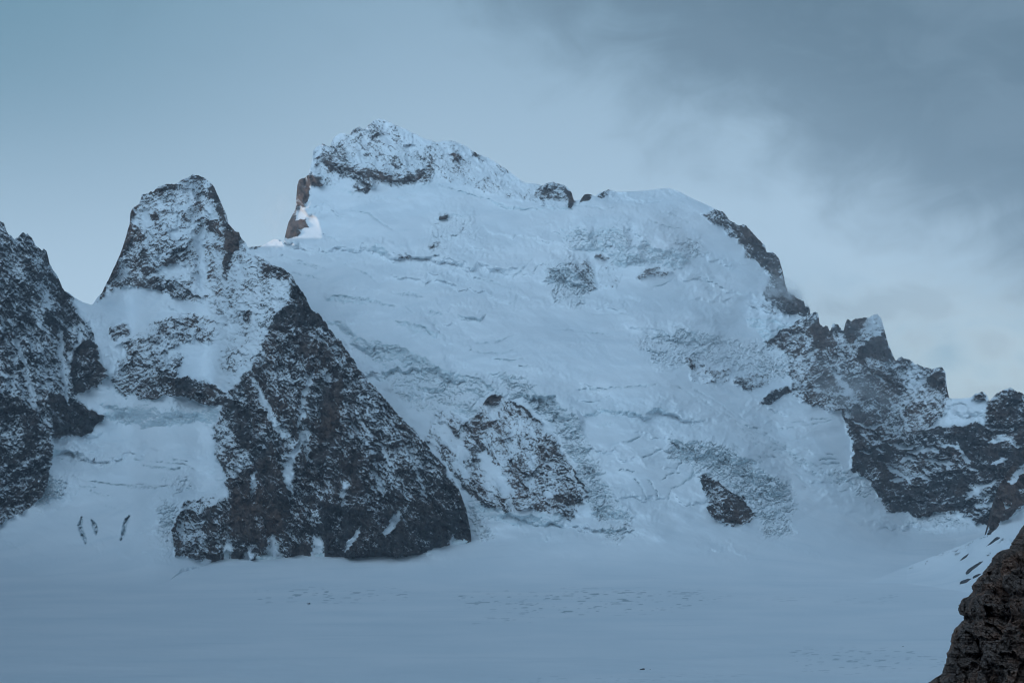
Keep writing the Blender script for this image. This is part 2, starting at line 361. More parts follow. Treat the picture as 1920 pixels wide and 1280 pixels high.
rk(A, [(1850,760),(1860,742),(1880,726),(1925,732),(2120,700),(2120,800),(1850,800)], .66, 8, 0, .3)
rk(A, [(1598,852),(1680,820),(1750,800),(1830,795),(1920,795),(2120,790),(2120,1000),(1850,985),(1830,975),(1800,958),(1720,968),(1660,955),(1648,928),(1624,892),(1596,884)], .84, 8, 3, .15)
rk(A, [(1665,870),(1720,850),(1780,850),(1820,880),(1780,905),(1700,900)], .62, 30, 3)
rk(A, [(1810,900),(1870,880),(1880,930),(1850,960),(1820,940)], .55, 20, 3)
rk(A, [(1680,820),(1740,805),(1790,830),(1730,845)], .6, 12, 3)
for p, w in (([(1612,846),(1634,850)], 5), ([(1665,830),(1695,836),(1722,834)], 6), ([(1700,846),(1738,842),(1762,846)], 6), ([(1734,858),(1760,866),(1790,870)], 6), ([(1688,866),(1702,860),(1718,864)], 7),
             ([(1662,874),(1684,884),(1708,904)], 7), ([(1664,902),(1690,898),(1712,892)], 5), ([(1722,888),(1742,902)], 5), ([(1792,828),(1804,846),(1818,866)], 7), ([(1812,874),(1838,882)], 5), ([(1760,836),(1780,832),(1796,840)], 5),
             ([(1808,932),(1832,920),(1850,908),(1868,904)], 9), ([(1822,950),(1850,946),(1872,950)], 6), ([(1746,938),(1768,942),(1790,942)], 3), ([(1600,790),(1640,800),(1664,790)], 5), ([(1850,830),(1880,822),(1910,836)], 6),
             ([(1646,838),(1658,846)], 4), ([(1860,868),(1890,858)], 6), ([(1688,760),(1700,790),(1684,806)], 6), ([(1560,690),(1580,720),(1600,742)], 6), ([(1640,700),(1660,716)], 5)):
    line(A['rock'], p, .10, w, 'set')
ic(A, [(1658,952),(1700,966),(1760,962),(1830,975),(1850,985),(1800,990),(1720,984),(1670,972)], .12, .6, 10)
# --- rock bands in the right icefall
rk(A, [(1284,672),(1300,668),(1335,690),(1368,688),(1372,716),(1340,722),(1296,712)], .34, 10, 0)
rk(A, [(1374,704),(1438,698),(1440,722),(1400,732),(1376,720)], .34, 10, 3)
rk(A, [(1426,758),(1440,736),(1470,724),(1492,732),(1470,742),(1446,756)], .72, 7, 2)
rk(A, [(1490,700),(1500,735),(1520,748),(1492,748),(1482,720)], .40, 8, 0)
# --- central slab
rk(A, [(812,772),(830,762),(875,792),(905,752),(925,742),(950,748),(1000,785),(1040,820),(1065,860),(1082,900),(1104,930),(1096,950),(1070,974),(1030,960),(990,952),(960,962),(900,945),(868,912),(838,872),(800,825)], .33, 8, 4, .4)
rk(A, [(1000,805),(1035,820),(1060,858),(1080,900),(1100,930),(1070,970),(1020,955),(960,950),(945,905),(985,880),(1015,872),(1000,840)], .45, 16, 0, .4)
rk(A, [(905,758),(912,746),(930,738),(944,742),(940,752),(915,760)], .95, 5, 3, .4)
rk(A, [(868,795),(905,772),(930,790),(900,820),(870,806)], .55, 12, 2)
rk(A, [(925,775),(965,770),(1000,800),(1010,825),(975,815),(940,800)], .22, 12, 4)
rk(A, [(893,848),(912,846),(936,878),(962,918),(944,924),(915,890)], .0, 8, 0); rk(A, [(815,790),(835,790),(880,850),(868,860),(840,835)], .05, 8, 0)
rk(A, [(840,870),(860,890),(920,925),(960,940),(950,962),(900,948),(868,915)], .55, 8, 4)
rk(A, [(1018,925),(1032,920),(1040,930),(1022,934)], .0, 5, 0)
for p in ([(958,752),(985,770),(1018,798)], [(1075,880),(1100,920)]): line(A['rock'], p, .95, 4, 'max')
# --- rock island in the lower icefall
ISLAND = [(1309,887),(1325,888),(1345,903),(1366,918),(1396,935),(1419,966),(1408,978),(1375,984),(1350,979),(1327,955),(1334,945),(1320,915)]
rk(A, ISLAND, .86, 8, 3, .3)
rk(A, [(1322,903),(1345,908),(1372,925),(1360,940),(1335,935),(1324,915)], .42, 8, 3)
ridge(A, [(1325,900),(1345,925),(1370,950),(1395,965)], 22, 26)

# --- ice
ic(A, [(655,622),(700,638),(750,648),(800,678),(850,700),(920,706),(948,698),(962,722),(940,742),(905,756),(884,786),(830,764),(792,772),(760,762),(722,702),(690,672),(668,652)], .62, .45, 10)
ic(A, [(660,625),(745,648),(790,672),(800,690),(760,690),(700,668),(668,645)], .95, .25, 6)
ic(A, [(948,698),(1000,718),(1050,758),(1092,800),(1112,860),(1134,905),(1152,950),(1166,1005),(1140,1015),(1112,962),(1088,905),(1068,850),(1036,800),(982,752),(945,735)], .60, 1.0, 12)
ic(A, [(1256,812),(1290,828),(1330,828),(1380,848),(1432,888),(1472,908),(1492,940),(1482,1000),(1430,1008),(1420,972),(1392,930),(1342,900),(1310,885),(1288,872),(1256,858)], .55, 1.0, 12)
ic(A, [(1310,880),(1350,890),(1400,920),(1425,960),(1420,975),(1390,932),(1345,900)], .8, .3, 5)
ic(A, [(1058,440),(1080,424),(1100,426),(1178,428),(1192,440),(1232,470),(1280,474),(1284,500),(1246,502),(1180,500),(1142,480),(1102,476),(1060,460)], .55, .4, 6)
ic(A, [(1100,428),(1172,428),(1172,450),(1120,455),(1125,475),(1100,475)], .85, .05, 5)
ic(A, [(1146,470),(1186,460),(1200,485),(1170,502),(1146,495)], .8, .3, 6); ic(A, [(1244,470),(1282,474),(1282,490),(1266,506),(1246,500)], .85, .3, 6)
ic(A, [(1242,428),(1300,448),(1314,472),(1284,500),(1262,470)], .35, .5, 10)
ic(A, [(1040,440),(1056,424),(1076,440),(1056,452)], .7, .2, 5)
ic(A, [(815,400),(860,402),(900,420),(905,445),(860,450),(820,470),(790,470),(800,440)], .22, .5, 14)
ic(A, [(1018,500),(1060,480),(1095,500),(1115,545),(1085,575),(1040,565),(1030,530)], .35, .9, 10)
ic(A, [(1190,645),(1250,612),(1300,618),(1400,640),(1470,652),(1490,702),(1440,712),(1380,692),(1300,682),(1240,690)], .28, .7, 12)
ic(A, [(1398,602),(1420,594),(1488,604),(1502,610),(1450,640),(1430,642)], .9, .15, 5); ic(A, [(1258,622),(1276,616),(1290,630),(1276,650),(1260,645)], .7, .2, 6)
ic(A, [(882,938),(920,950),(960,962),(1000,960),(1056,966),(1054,984),(1000,992),(960,982),(920,970),(890,955)], .85, .12, 5)
ic(A, [(880,930),(900,950),(930,1010),(900,1010),(878,985)], .25, .8, 8)
ic(A, [(1130,1000),(1170,960),(1190,1000),(1150,1020)], .3, .8, 10)
ic(A, [(1590,880),(1620,888),(1645,925),(1650,948),(1620,940),(1570,905),(1540,885),(1560,870)], .3, .6, 10)
ic(A, [(700,448),(726,452),(728,470),(712,480),(700,468)], .6, .05, 5)
ic(A, [(628,608),(650,604),(664,616),(655,628),(632,622)], .8, .4, 6)
ic(A, [(1060,760),(1180,768),(1252,760),(1256,772),(1180,778),(1090,776)], .75, .1, 6); ic(A, [(1110,785),(1165,788),(1160,802),(1120,800)], .55, .1, 6)
ic(A, [(560,1035),(590,1030),(600,1046),(570,1052)], .5, .6, 6)
def cliff(L, top, bot, k=1.35, decay=70, edge=8, ice=.75):
    """a step in the ice: between the two lines the surface stands upright, above it falls back to the old slope"""
    pts = top + bot; s = window(pts, decay * 3 + edge); px, py = GX[s], GY[s]
    yt = np.interp(px, [p[0] for p in top], [p[1] for p in top]); yb = np.interp(px, [p[0] for p in bot], [p[1] for p in bot])
    x0 = max(top[0][0], bot[0][0]); x1 = min(top[-1][0], bot[-1][0])
    ed = edge * 1.5 + .9 * np.maximum(yt - py, 0); w = sstep(px, x0 - ed, x0 + ed) * sstep(px, x1 + ed, x1 - ed)
    hgt = np.maximum(yb - yt, 1); t = np.clip((yb - py) / hgt, 0, 1)
    L['D'][s] += k * 1.2 * hgt * t * np.exp(-(np.maximum(yt - py, 0) / decay) ** 1.5) * w
    m = sstep(py, yt - 1, yt + 2) * sstep(py, yb + 2, yb - 1) * w
    L['ice'][s] = np.maximum(L['ice'][s], m * ice)
cliff(A, [(655,622),(700,638),(745,646),(790,666),(850,698)], [(655,645),(700,668),(745,676),(790,694),(850,716)], ice=.9)
cliff(A, [(1100,428),(1178,430)], [(1100,474),(1178,462)], 1.2, 60, 5, .95)
cliff(A, [(1060,436),(1080,424),(1102,428)], [(1060,456),(1080,462),(1102,476)], 1.2, 50, 4, .5)
cliff(A, [(1146,468),(1170,458),(1202,462)], [(1146,495),(1172,504),(1202,492)], 1.2, 40, 5, .8)
cliff(A, [(1196,438),(1240,462),(1286,476)], [(1196,480),(1240,500),(1286,502)], 1.3, 60, 5, .35)
cliff(A, [(1244,470),(1284,474)], [(1244,500),(1284,500)], .8, 40, 5, .9)
cliff(A, [(1258,618),(1300,618),(1350,630)], [(1258,650),(1300,655),(1350,660)], 1.1, 60, 8, .5)
cliff(A, [(1398,600),(1440,594),(1494,606)], [(1398,606),(1440,642),(1494,614)], 1.3, 40, 6, .95)
cliff(A, [(1085,768),(1140,770),(1200,768),(1254,760)], [(1085,776),(1140,781),(1200,779),(1254,770)], 1.5, 40, 6, .85)
cliff(A, [(608,556),(650,556),(694,562)], [(608,566),(650,568),(694,572)], 1.5, 30, 8, .75)
cliff(A, [(738,600),(790,608),(828,624)], [(738,606),(790,632),(828,634)], 1.4, 30, 8, .75)
cliff(A, [(798,580),(834,586)], [(798,590),(834,592)], 1.5, 20, 4, .8); cliff(A, [(858,588),(905,594)], [(858,598),(905,606)], 1.5, 20, 4, .7)
cliff(A, [(945,698),(1000,716),(1050,754),(1090,792)], [(945,726),(1000,748),(1050,790),(1090,830)], 1.2, 60, 10, .5)
cliff(A, [(1262,822),(1330,828),(1400,858),(1470,908)], [(1262,846),(1330,862),(1400,900),(1470,940)], 1.2, 60, 10, .5)
cliff(A, [(884,938),(920,950),(960,958),(1054,964)], [(884,950),(920,972),(975,988),(1054,984)], 1.1, 40, 6, .95)
cliff(A, [(820,344),(880,362),(960,388),(1000,388),(1070,386)], [(820,347),(880,366),(960,394),(1000,393),(1070,391)], 1.6, 30, 6, .8)
cliff(A, [(1026,505),(1060,500),(1086,520)], [(1026,528),(1060,535),(1086,560)], 1.2, 30, 6, .6)
cliff(A, [(1150,930),(1180,960)], [(1150,965),(1180,985)], 1.0, 40, 10, .5)
cliff(A, [(815,402),(850,400),(890,412)], [(815,412),(850,416),(890,424)], 1.4, 30, 8, .5)
cliff(A, [(612,598),(640,604),(662,610)], [(612,604),(640,622),(662,622)], 1.4, 20, 5, .8)
cliff(B, [(196,762),(270,768),(340,772),(412,770)], [(196,784),(270,800),(340,798),(412,788)], 1.2, 50, 8, .9)
for p, w in (([(520,478),(560,488),(600,500),(615,508)], 2), ([(545,514),(575,516),(605,524)], 3), ([(555,493),(580,498),(596,505)], 3), ([(602,505),(622,505)], 2),
             ([(645,495),(680,510),(695,518),(712,532)], 2.5), ([(618,556),(650,556),(690,562),(740,576)], 6), ([(733,546),(760,554),(795,556)], 3), ([(755,550),(782,552)], 3),
             ([(798,582),(812,583),(832,590)], 5), ([(858,590),(885,598),(902,602),(912,590)], 4), ([(740,602),(775,608),(795,618),(808,628)], 6), ([(790,590),(815,612),(845,640)], 2.5),
             ([(755,570),(780,592)], 2), ([(893,644),(930,643),(950,635),(970,624)], 4), ([(878,655),(910,661),(945,660),(978,650)], 3), ([(925,671),(955,676),(985,672)], 3.5), ([(973,688),(1000,686)], 2.5),
             ([(1000,484),(985,500),(962,520)], 3), ([(1012,494),(1000,510)], 2), ([(1016,420),(1040,416)], 2), ([(1050,770),(1110,730),(1230,722)], 0), ([(1075,731),(1150,727),(1230,722)], 3), ([(1090,755),(1140,750)], 2),
             ([(1170,828),(1185,827),(1202,819)], 3.5), ([(1205,856),(1225,850),(1250,836)], 4), ([(1190,898),(1205,915),(1213,938)], 3), ([(1216,900),(1230,920),(1238,943)], 3), ([(1250,948),(1253,930),(1258,920)], 3),
             ([(1266,886),(1275,868),(1282,862)], 3), ([(1255,918),(1285,905),(1300,890),(1300,875)], 4), ([(1240,900),(1250,890),(1275,885)], 3), ([(1160,880),(1190,884)], 3),
             ([(1292,522),(1320,528),(1345,532),(1362,542)], 2.5), ([(1218,544),(1240,536),(1262,524)], 2.5), ([(1385,560),(1420,580),(1450,590)], 1.5),
             ([(820,344),(850,355),(880,364),(920,376),(960,390),(985,394),(1005,388),(1030,384),(1060,388)], 2.2), ([(1080,386),(1115,388),(1132,394),(1166,384)], 2.5), ([(1200,382),(1238,378)], 2),
             ([(1240,396),(1262,402),(1290,418)], 2.5), ([(1215,410),(1240,424),(1288,430)], 2.5), ([(1470,796),(1500,790),(1530,786),(1562,782)], 3), ([(1505,796),(1540,792),(1565,786)], 3), ([(1460,803),(1490,802)], 2.5),
             ([(1535,862),(1570,860)], 2), ([(1540,870),(1575,868)], 2), ([(1550,852),(1566,851)], 2), ([(1200,640),(1240,632),(1262,630)], 3), ([(1198,655),(1230,662),(1260,660)], 4), ([(1040,616),(1090,620),(1150,632)], 2),
             ([(640,486),(625,480),(600,470)], 2), ([(655,395),(690,400),(720,420),(740,432)], 3), ([(600,438),(625,446),(650,462)], 2.5), ([(880,520),(930,530),(955,540)], 2), ([(1110,590),(1180,588)], 1.5)):
    if w: cv(A, p, w, .8, 4.2)
for dx_, dy_, sc in ((0, 0, 1), (6, 14, .8), (-14, 4, .7), (22, 10, .9), (30, 26, .7), (48, 22, .8)):
    rr = random.Random(int(dx_ * 7 + dy_))
    P = [(1275,715),(1320,742),(1360,775),(1400,800),(1440,822),(1480,850),(1530,880),(1570,892)]
    for i in range(len(P) - 1):
        if rr.random() < .75:
            (a, b), (c, d) = P[i], P[i + 1]
            cv(A, [(a + dx_ + rr.uniform(-6, 6), b + dy_), ((a + c) / 2 + dx_, (b + d) / 2 + dy_ + rr.uniform(-3, 3)), (c + dx_, d + dy_)], 3.6 * sc, .6, 3)
rr = random.Random(5)
for i in range(38):                                   # slanting crevasse field below the diagonal band
    t = rr.random(); x = 1375 + 95 * t + rr.uniform(-26, 34); y = 820 + 80 * t + rr.uniform(-14, 20); l = rr.uniform(8, 22)
    cv(A, [(x, y), (x + l * .5, y + l * .32), (x + l, y + l * .75)], rr.uniform(1.5, 3), .55, 3)
# cracks scattered over the level glacier
def dash_field(L, n, x0, x1, y0, y1, seed, len0=6, len1=26, w=1.5, v=1.0):
    rr = random.Random(seed)
    for i in range(n):
        x = rr.triangular(x0, x1); y = rr.triangular(y0, y1); l = rr.uniform(len0, len1) * (1 if rr.random() < .8 else 2)
        line(L['ice'], [(x, y), (x + l, y - l * .04 + rr.uniform(-.6, .6))], rr.uniform(.6, 1) * v, max(w, 2.3), 'max', False)
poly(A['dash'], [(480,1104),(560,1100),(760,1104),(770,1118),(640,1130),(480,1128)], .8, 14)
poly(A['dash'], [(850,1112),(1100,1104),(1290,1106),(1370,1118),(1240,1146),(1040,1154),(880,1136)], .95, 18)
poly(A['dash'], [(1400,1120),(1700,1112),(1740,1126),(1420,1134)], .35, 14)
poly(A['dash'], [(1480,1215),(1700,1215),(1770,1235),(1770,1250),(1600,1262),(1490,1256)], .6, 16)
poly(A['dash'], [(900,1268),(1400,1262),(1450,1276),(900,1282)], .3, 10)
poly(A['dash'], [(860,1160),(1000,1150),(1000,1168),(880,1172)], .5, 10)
line(A['ice'], [(590,1107),(700,1108),(742,1107)], 1, 2.2); line(A['ice'], [(565,1147),(625,1148),(690,1147)], .8, 2.0)
line(A['rock'], [(572,1126),(580,1126)], .5, 2)
dash_field(A, 18, 1480, 1560, 1200, 1252, 4, w=1.6, v=.5); dash_field(A, 20, 1560, 1770, 1222, 1248, 5, 8, 30, 1.6, .7)
for p, w in (([(0,1068),(40,1074),(78,1088)], 2), ([(0,1094),(30,1098),(60,1107)], 2.5)): cv(B, p, w, .9, 2)

# --- left hand mass (B)
def wl(pts, d, f=10, k=0, w=None): rk(B, pts, d, f, k, w)
wl([(-720,60),(0,395),(45,425),(92,470),(125,540),(165,600),(185,655),(202,705),(180,725),(140,740),(165,765),(198,778),(165,816),(100,822),(98,860),(82,930),(40,960),(0,985),(-720,990)], .50, 6, 1)
wl([(-200,420),(-20,430),(30,520),(60,600),(70,680),(40,690),(0,620),(-60,560)], .66, 24, 1)
wl([(84,464),(92,470),(92,500),(84,490)], .9, 4, 0)
wl([(95,505),(118,535),(128,555),(122,575),(105,562),(92,530)], .82, 8, 1)
wl([(40,500),(62,500),(66,560),(48,560)], .45, 10, 4); wl([(78,520),(92,540),(98,600),(80,585),(72,550)], .18, 10, 4)
wl([(85,575),(130,590),(140,630),(110,640),(88,610)], .72, 12, 1)
wl([(125,668),(150,640),(170,632),(196,700),(180,724),(146,738),(128,700)], .80, 8, 0)
wl([(118,705),(130,660),(148,622),(154,630),(138,665),(128,700)], .12, 6, 0)
wl([(95,740),(130,745),(165,765),(197,778),(165,815),(102,820)], .93, 6, 4)
wl([(-100,760),(-20,720),(40,760),(90,800),(96,870),(70,930),(20,960),(-100,980)], .74, 16, 0)
wl([(0,800),(40,790),(50,840),(20,860)], .45, 16, 0)
# peak
wl([(172,575),(200,520),(228,462),(240,385),(262,360),(300,340),(370,320),(404,345),(432,410),(455,440),(480,470),(545,505),(600,582),(560,640),(470,640),(420,600),(380,570),(340,562),(290,540),(235,536),(200,552)], .27, 6, 2, .6)
wl([(243,385),(250,395),(252,440),(238,470),(215,515),(196,545),(180,566),(200,520),(228,460),(240,415)], .88, 5, 0, .8)
wl([(262,372),(300,348),(322,350),(300,365),(270,378)], .55, 8, 0, .5); wl([(395,345),(410,365),(428,415),(440,432),(418,420),(404,390),(392,365)], .92, 7, 0, .3)
wl([(385,405),(410,410),(412,440),(392,438)], .72, 8, 0, .8); wl([(424,424),(450,436),(448,465),(432,478),(420,455)], .93, 6, 0, .9)
wl([(250,425),(262,420),(268,450),(255,448)], .75, 8, 0, .5); wl([(282,402),(295,400),(298,412),(284,412)], .85, 5, 0, .9)
wl([(262,398),(280,390),(280,420),(268,425)], .06, 8, 0); wl([(320,430),(350,425),(360,440),(320,445)], .12, 10, 2)
wl([(240,458),(300,455),(350,455),(362,478),(320,490),(260,500),(225,500)], .42, 10, 2, .3)
wl([(365,452),(380,430),(386,432),(384,470),(388,530),(378,545),(368,520),(370,480)], .05, 6, 4)
wl([(268,500),(330,478),(345,488),(300,505),(270,520)], .72, 8, 2, .3); wl([(200,535),(250,520),(300,515),(360,545),(375,560),(330,558),(290,540),(235,532)], .58, 8, 2, .3)
wl([(300,500),(340,490),(350,505),(315,520)], .05, 8, 2); wl([(418,480),(430,475),(432,520),(420,522)], .82, 6, 4, .5)
wl([(488,492),(545,505),(552,525),(520,520),(500,506)], .78, 8, 0, .3)
wl([(440,495),(500,515),(535,530),(530,560),(470,580),(420,570),(420,530)], .18, 16, 2, .3)
# snow saddle
wl([(130,560),(172,576),(190,556),(235,538),(262,541),(330,566),(345,580),(300,600),(240,615),(200,620),(190,650),(172,620)], .0, 6, 0)
wl([(205,612),(235,608),(250,622),(215,636),(200,630)], .5, 10, 2)
wl([(225,640),(300,600),(360,585),(405,600),(400,640),(330,650),(300,680),(240,670)], .38, 16, 2, .3)
wl([(215,670),(300,660),(350,665),(330,700),(270,725),(235,745),(210,715)], .48, 14, 2, .3)
wl([(250,740),(270,710),(330,705),(380,712),(425,735),(430,760),(400,762),(350,745),(330,740),(290,745),(262,748)], .76, 8, 0, .4)
wl([(380,600),(520,560),(530,590),(510,620),(500,660),(470,700),(430,720),(410,690),(400,640)], .17, 20, 2, .2)
wl([(420,660),(460,655),(465,685),(430,690)], .32, 12, 2); wl([(455,585),(468,582),(468,598),(456,598)], .7, 6, 0, .3)
# buttress
wl([(505,610),(520,585),(545,560),(540,520),(552,520),(600,580),(650,650),(720,740),(800,828),(870,930),(886,1010),(860,1030),(800,1044),(740,1050),(640,1048),(590,1030),(480,1060),(430,1055),(330,1040),(320,990),(345,940),(400,930),(430,895),(405,850),(400,800),(420,760),(440,720),(470,690),(490,660)], .66, 6, 4, .3)
wl([(555,520),(600,582),(596,620),(560,610),(530,625),(512,615),(520,590),(548,565)], .86, 8, 0, .15)
wl([(505,640),(560,650),(600,720),(560,760),(480,760),(460,720)], .62, 16, 4)
wl([(640,660),(700,730),(770,810),(850,900),(820,910),(740,860),(690,800),(650,740)], .58, 18, 4)
wl([(610,720),(640,710),(640,760),(625,830),(600,860),(600,790)], .88, 10, 4, .9)
wl([(560,640),(600,650),(620,690),(590,700)], .75, 12, 4, .8)
wl([(580,840),(640,800),(690,850),(720,900),(680,930),(600,920)], .82, 16, 4, .4)
wl([(430,880),(500,860),(540,900),(540,980),(500,1030),(440,1010),(430,940)], .88, 14, 4, .7)
wl([(600,940),(680,950),(740,960),(780,940),(870,930),(884,1000),(850,1030),(800,1045),(640,1045),(590,1035),(570,990)], .88, 12, 4, .15)
wl([(800,990),(860,940),(880,970),(880,1005),(830,1015)], .93, 8, 4, .1)
wl([(400,800),(440,790),(470,860),(440,900),(418,880),(405,850)], .50, 10, 0, .2); wl([(430,760),(470,740),(480,800),(450,830)], .82, 16, 0, .2)
wl([(640,1030),(655,1010),(672,990),(674,998),(662,1022),(646,1036)], .0, 4, 0); wl([(718,1000),(735,965),(750,950),(752,962),(742,985),(724,1008)], .08, 5, 0)
wl([(590,1000),(598,1010),(590,1034),(582,1020)], .2, 5, 0); wl([(530,850),(548,860),(552,900),(536,905),(528,880)], .3, 8, 0); wl([(560,815),(575,805),(582,822),(562,830)], .2, 6, 0)
wl([(500,765),(520,790),(560,830),(548,838),(515,800)], .35, 8, 4); wl([(585,940),(602,950),(598,980),(586,970)], .3, 6, 0)
wl([(340,950),(380,935),(420,905),(428,920),(400,950),(370,960)], .15, 6, 0); wl([(330,985),(345,975),(350,1010),(335,1012)], .2, 6, 0)
wl([(345,985),(380,975),(390,1020),(370,1040),(340,1030)], .45, 8, 0)
for p in ([(413,1042),(424,1012),(432,1000),(436,1040)], [(498,1042),(508,1008),(514,1000),(528,1050)], [(580,1042),(590,1014),(604,1002),(612,1040)],
          [(455,1050),(468,1028),(476,1050)], [(836,1022),(850,1000),(862,1014)]): poly(B['rock'], p, .03, 9)
for p, v, w in (([(470,700),(500,760),(530,820)], .12, 9), ([(590,690),(570,740),(560,800)], .15, 8), ([(660,760),(700,820),(740,880)], .2, 8), ([(560,830),(540,880),(545,930)], .1, 9),
                ([(650,900),(640,950)], .12, 8), ([(780,880),(800,930)], .18, 7), ([(480,880),(470,930)], .15, 8), ([(700,880),(720,930)], .2, 7), ([(110,600),(120,700),(128,760)], .12, 8), ([(30,620),(50,700),(70,780)], .18, 9)):
    line(B['rock'], p, v, w, 'set')
ridge(B, [(545,512),(548,600),(600,720),(640,860),(700,1000)], 60, 90); ridge(B, [(440,700),(425,800),(440,900),(400,1000)], 40, 60)
ridge(B, [(625,700),(610,800),(600,900)], -28, 34); ridge(B, [(430,440),(425,520),(400,620)], 25, 50); ridge(B, [(375,340),(382,430),(376,540)], -26, 24)
ridge(B, [(300,350),(290,440),(250,520)], 25, 50); ridge(B, [(50,440),(80,560),(100,700),(110,810)], 40, 60); ridge(B, [(-10,420),(0,600),(60,800),(90,900)], 45, 60)
ridge(B, [(150,640),(190,700)], 25, 35); ridge(B, [(540,860),(500,940),(480,1030)], 30, 50); ridge(B, [(760,880),(750,960),(740,1040)], 30, 50); ridge(B, [(850,900),(830,1000)], 20, 40)
ridge(B, [(680,880),(660,1030)], 22, 36); ridge(B, [(700,760),(690,860)], 20, 36)
ic(B, [(190,755),(230,742),(300,745),(412,766),(416,786),(400,800),(335,796),(270,802),(210,785),(196,775)], .75, .25, 6)
ic(B, [(198,740),(200,700),(210,690),(230,720),(262,750),(262,762),(196,766)], .55, .1, 6); ic(B, [(178,650),(190,655),(205,710),(200,740),(192,700)], .35, .05, 6)
ic(B, [(280,730),(302,735),(310,750),(275,750)], .5, .1, 8)
ic(B, [(290,930),(330,935),(340,975),(330,1030),(310,1045),(292,1010),(300,970)], .35, .7, 10)
ic(B, [(85,885),(120,890),(125,915),(95,935),(70,960),(75,920)], .35, .7, 10); ic(B, [(98,840),(118,850),(125,865),(98,862)], .4, .4, 8)
ic(B, [(485,1035),(530,1025),(535,1048),(500,1055),(480,1050)], .55, .5, 6); ic(B, [(400,1040),(430,1025),(450,1050),(420,1060)], .35, .5, 8); ic(B, [(595,1030),(640,1020),(640,1046),(610,1050)], .45, .5, 8)
ic(B, [(300,890),(350,885),(365,910),(330,930),(300,915)], .3, .6, 10); ic(B, [(360,1045),(400,1065),(445,1095),(400,1085)], .2, .3, 10)
for p, w, wm in (([(120,887),(160,900),(210,908),(260,908),(312,912)], 3, .5), ([(210,908),(250,912),(290,916),(315,910)], 5, .5), ([(250,862),(300,864),(340,870),(368,882)], 2.2, .5), ([(262,872),(300,876),(345,880)], 5, .4),
                 ([(310,858),(350,866)], 2.5, .4), ([(170,920),(210,930)], 2, .4), ([(150,912),(180,914)], 2, 0), ([(200,948),(230,955)], 1.5, 0), ([(312,922),(330,925),(345,920)], 2.5, 0)): cv(B, p, w, .85, 3.8, wm)
for p, w in (([(152,968),(148,985),(156,1002),(160,1018)], 6), ([(171,972),(178,985),(182,1003)], 5), ([(243,966),(234,985),(226,1012)], 6)):
    line(B['ice'], p, .9, w + 1); line(B['groove'], p, 16, w * .8)

# --- spur on the right (E)
poly(E['rock'], [(1848,1004),(1853,980),(1866,910),(1922,830),(2120,560),(2120,860),(1990,895),(1920,944),(1880,980)], .95, 4); poly(E['warm'], [(1848,1004),(1853,980),(1866,910),(1922,830),(2120,560),(2120,860),(1990,895),(1920,944),(1880,980)], .5, 20)
for p, v in (([(1888,900),(1925,862),(1925,880),(1896,908)], .12), ([(1884,942),(1900,943),(1896,950),(1886,948)], .25), ([(1904,918),(1925,918),(1925,925),(1908,925)], .35)): poly(E['rock'], p, v, 5)
E['w'][3][:] = .8
for i, (x, y, l) in enumerate([(1690,1062,50),(1712,1052,60),(1745,1046,50),(1770,1035,56),(1800,1026,40),(1818,1018,38),(1730,1058,26),(1785,1040,30),(1700,1068,20),(1830,1010,30),(1842,1040,30),(1860,1020,30)]):
    cv(E, [(x, y), (x + l * .5, y - l * .16), (x + l, y - l * .36)], 1.8, .7, 1.5, .6)
    line(E['rock'], [(x + 4, y - 1), (x + l * .6, y - l * .2)], .55, 1.6)
ic(E, [(1870,985),(1930,940),(2000,900),(2000,1000),(1900,1060),(1850,1040)], .22, .25, 24)

# ------------------------------------------------------------------ sheets
def build_mesh(name, co, quads, attrs, mat, smooth=True):
    me = bpy.data.meshes.new(name)
    me.vertices.add(len(co)); me.vertices.foreach_set('co', co.astype(np.float32).ravel())
    n = len(quads); me.loops.add(n * 4); me.polygons.add(n)
    me.loops.foreach_set('vertex_index', quads.astype(np.int32).ravel())
    me.polygons.foreach_set('loop_start', np.arange(n, dtype=np.int32) * 4)
    me.polygons.foreach_set('loop_total', np.full(n, 4, np.int32))
    me.polygons.foreach_set('use_smooth', np.full(n, smooth, bool))
    me.update(calc_edges=True)
    for k, v in attrs.items():
        a = me.attributes.new(k, 'FLOAT', 'POINT'); a.data.foreach_set('value', v.astype(np.float32).ravel())
    me.materials.append(mat)
    o = bpy.data.objects.new(name, me); C.objects.link(o)
    return o
def split_sheet(co, attrs, face_id, parts, mat):
    """parts: {id: name}; shares one surface between several objects along the faces' ids"""
    R, Cn = co.shape[:2]
    idx = np.arange(R * Cn).reshape(R, Cn)
    Q = np.stack([idx[:-1, :-1], idx[:-1, 1:], idx[1:, 1:], idx[1:, :-1]], -1).reshape(-1, 4)
    fid = face_id.reshape(-1); flat = co.reshape(-1, 3); out = {}
    for i, name in parts.items():
        q = Q[fid == i]
        A_ = flat[q]; area = np.linalg.norm(np.cross(A_[:, 2] - A_[:, 0], A_[:, 3] - A_[:, 1]), axis=1); q = q[area > 1e-3]
        if not len(q): continue
        used = np.unique(q); remap = np.zeros(len(flat), np.int64); remap[used] = np.arange(len(used))
        out[i] = build_mesh(name, flat[used], remap[q], {k: v.reshape(-1)[used] for k, v in attrs.items()}, mat)
    return out

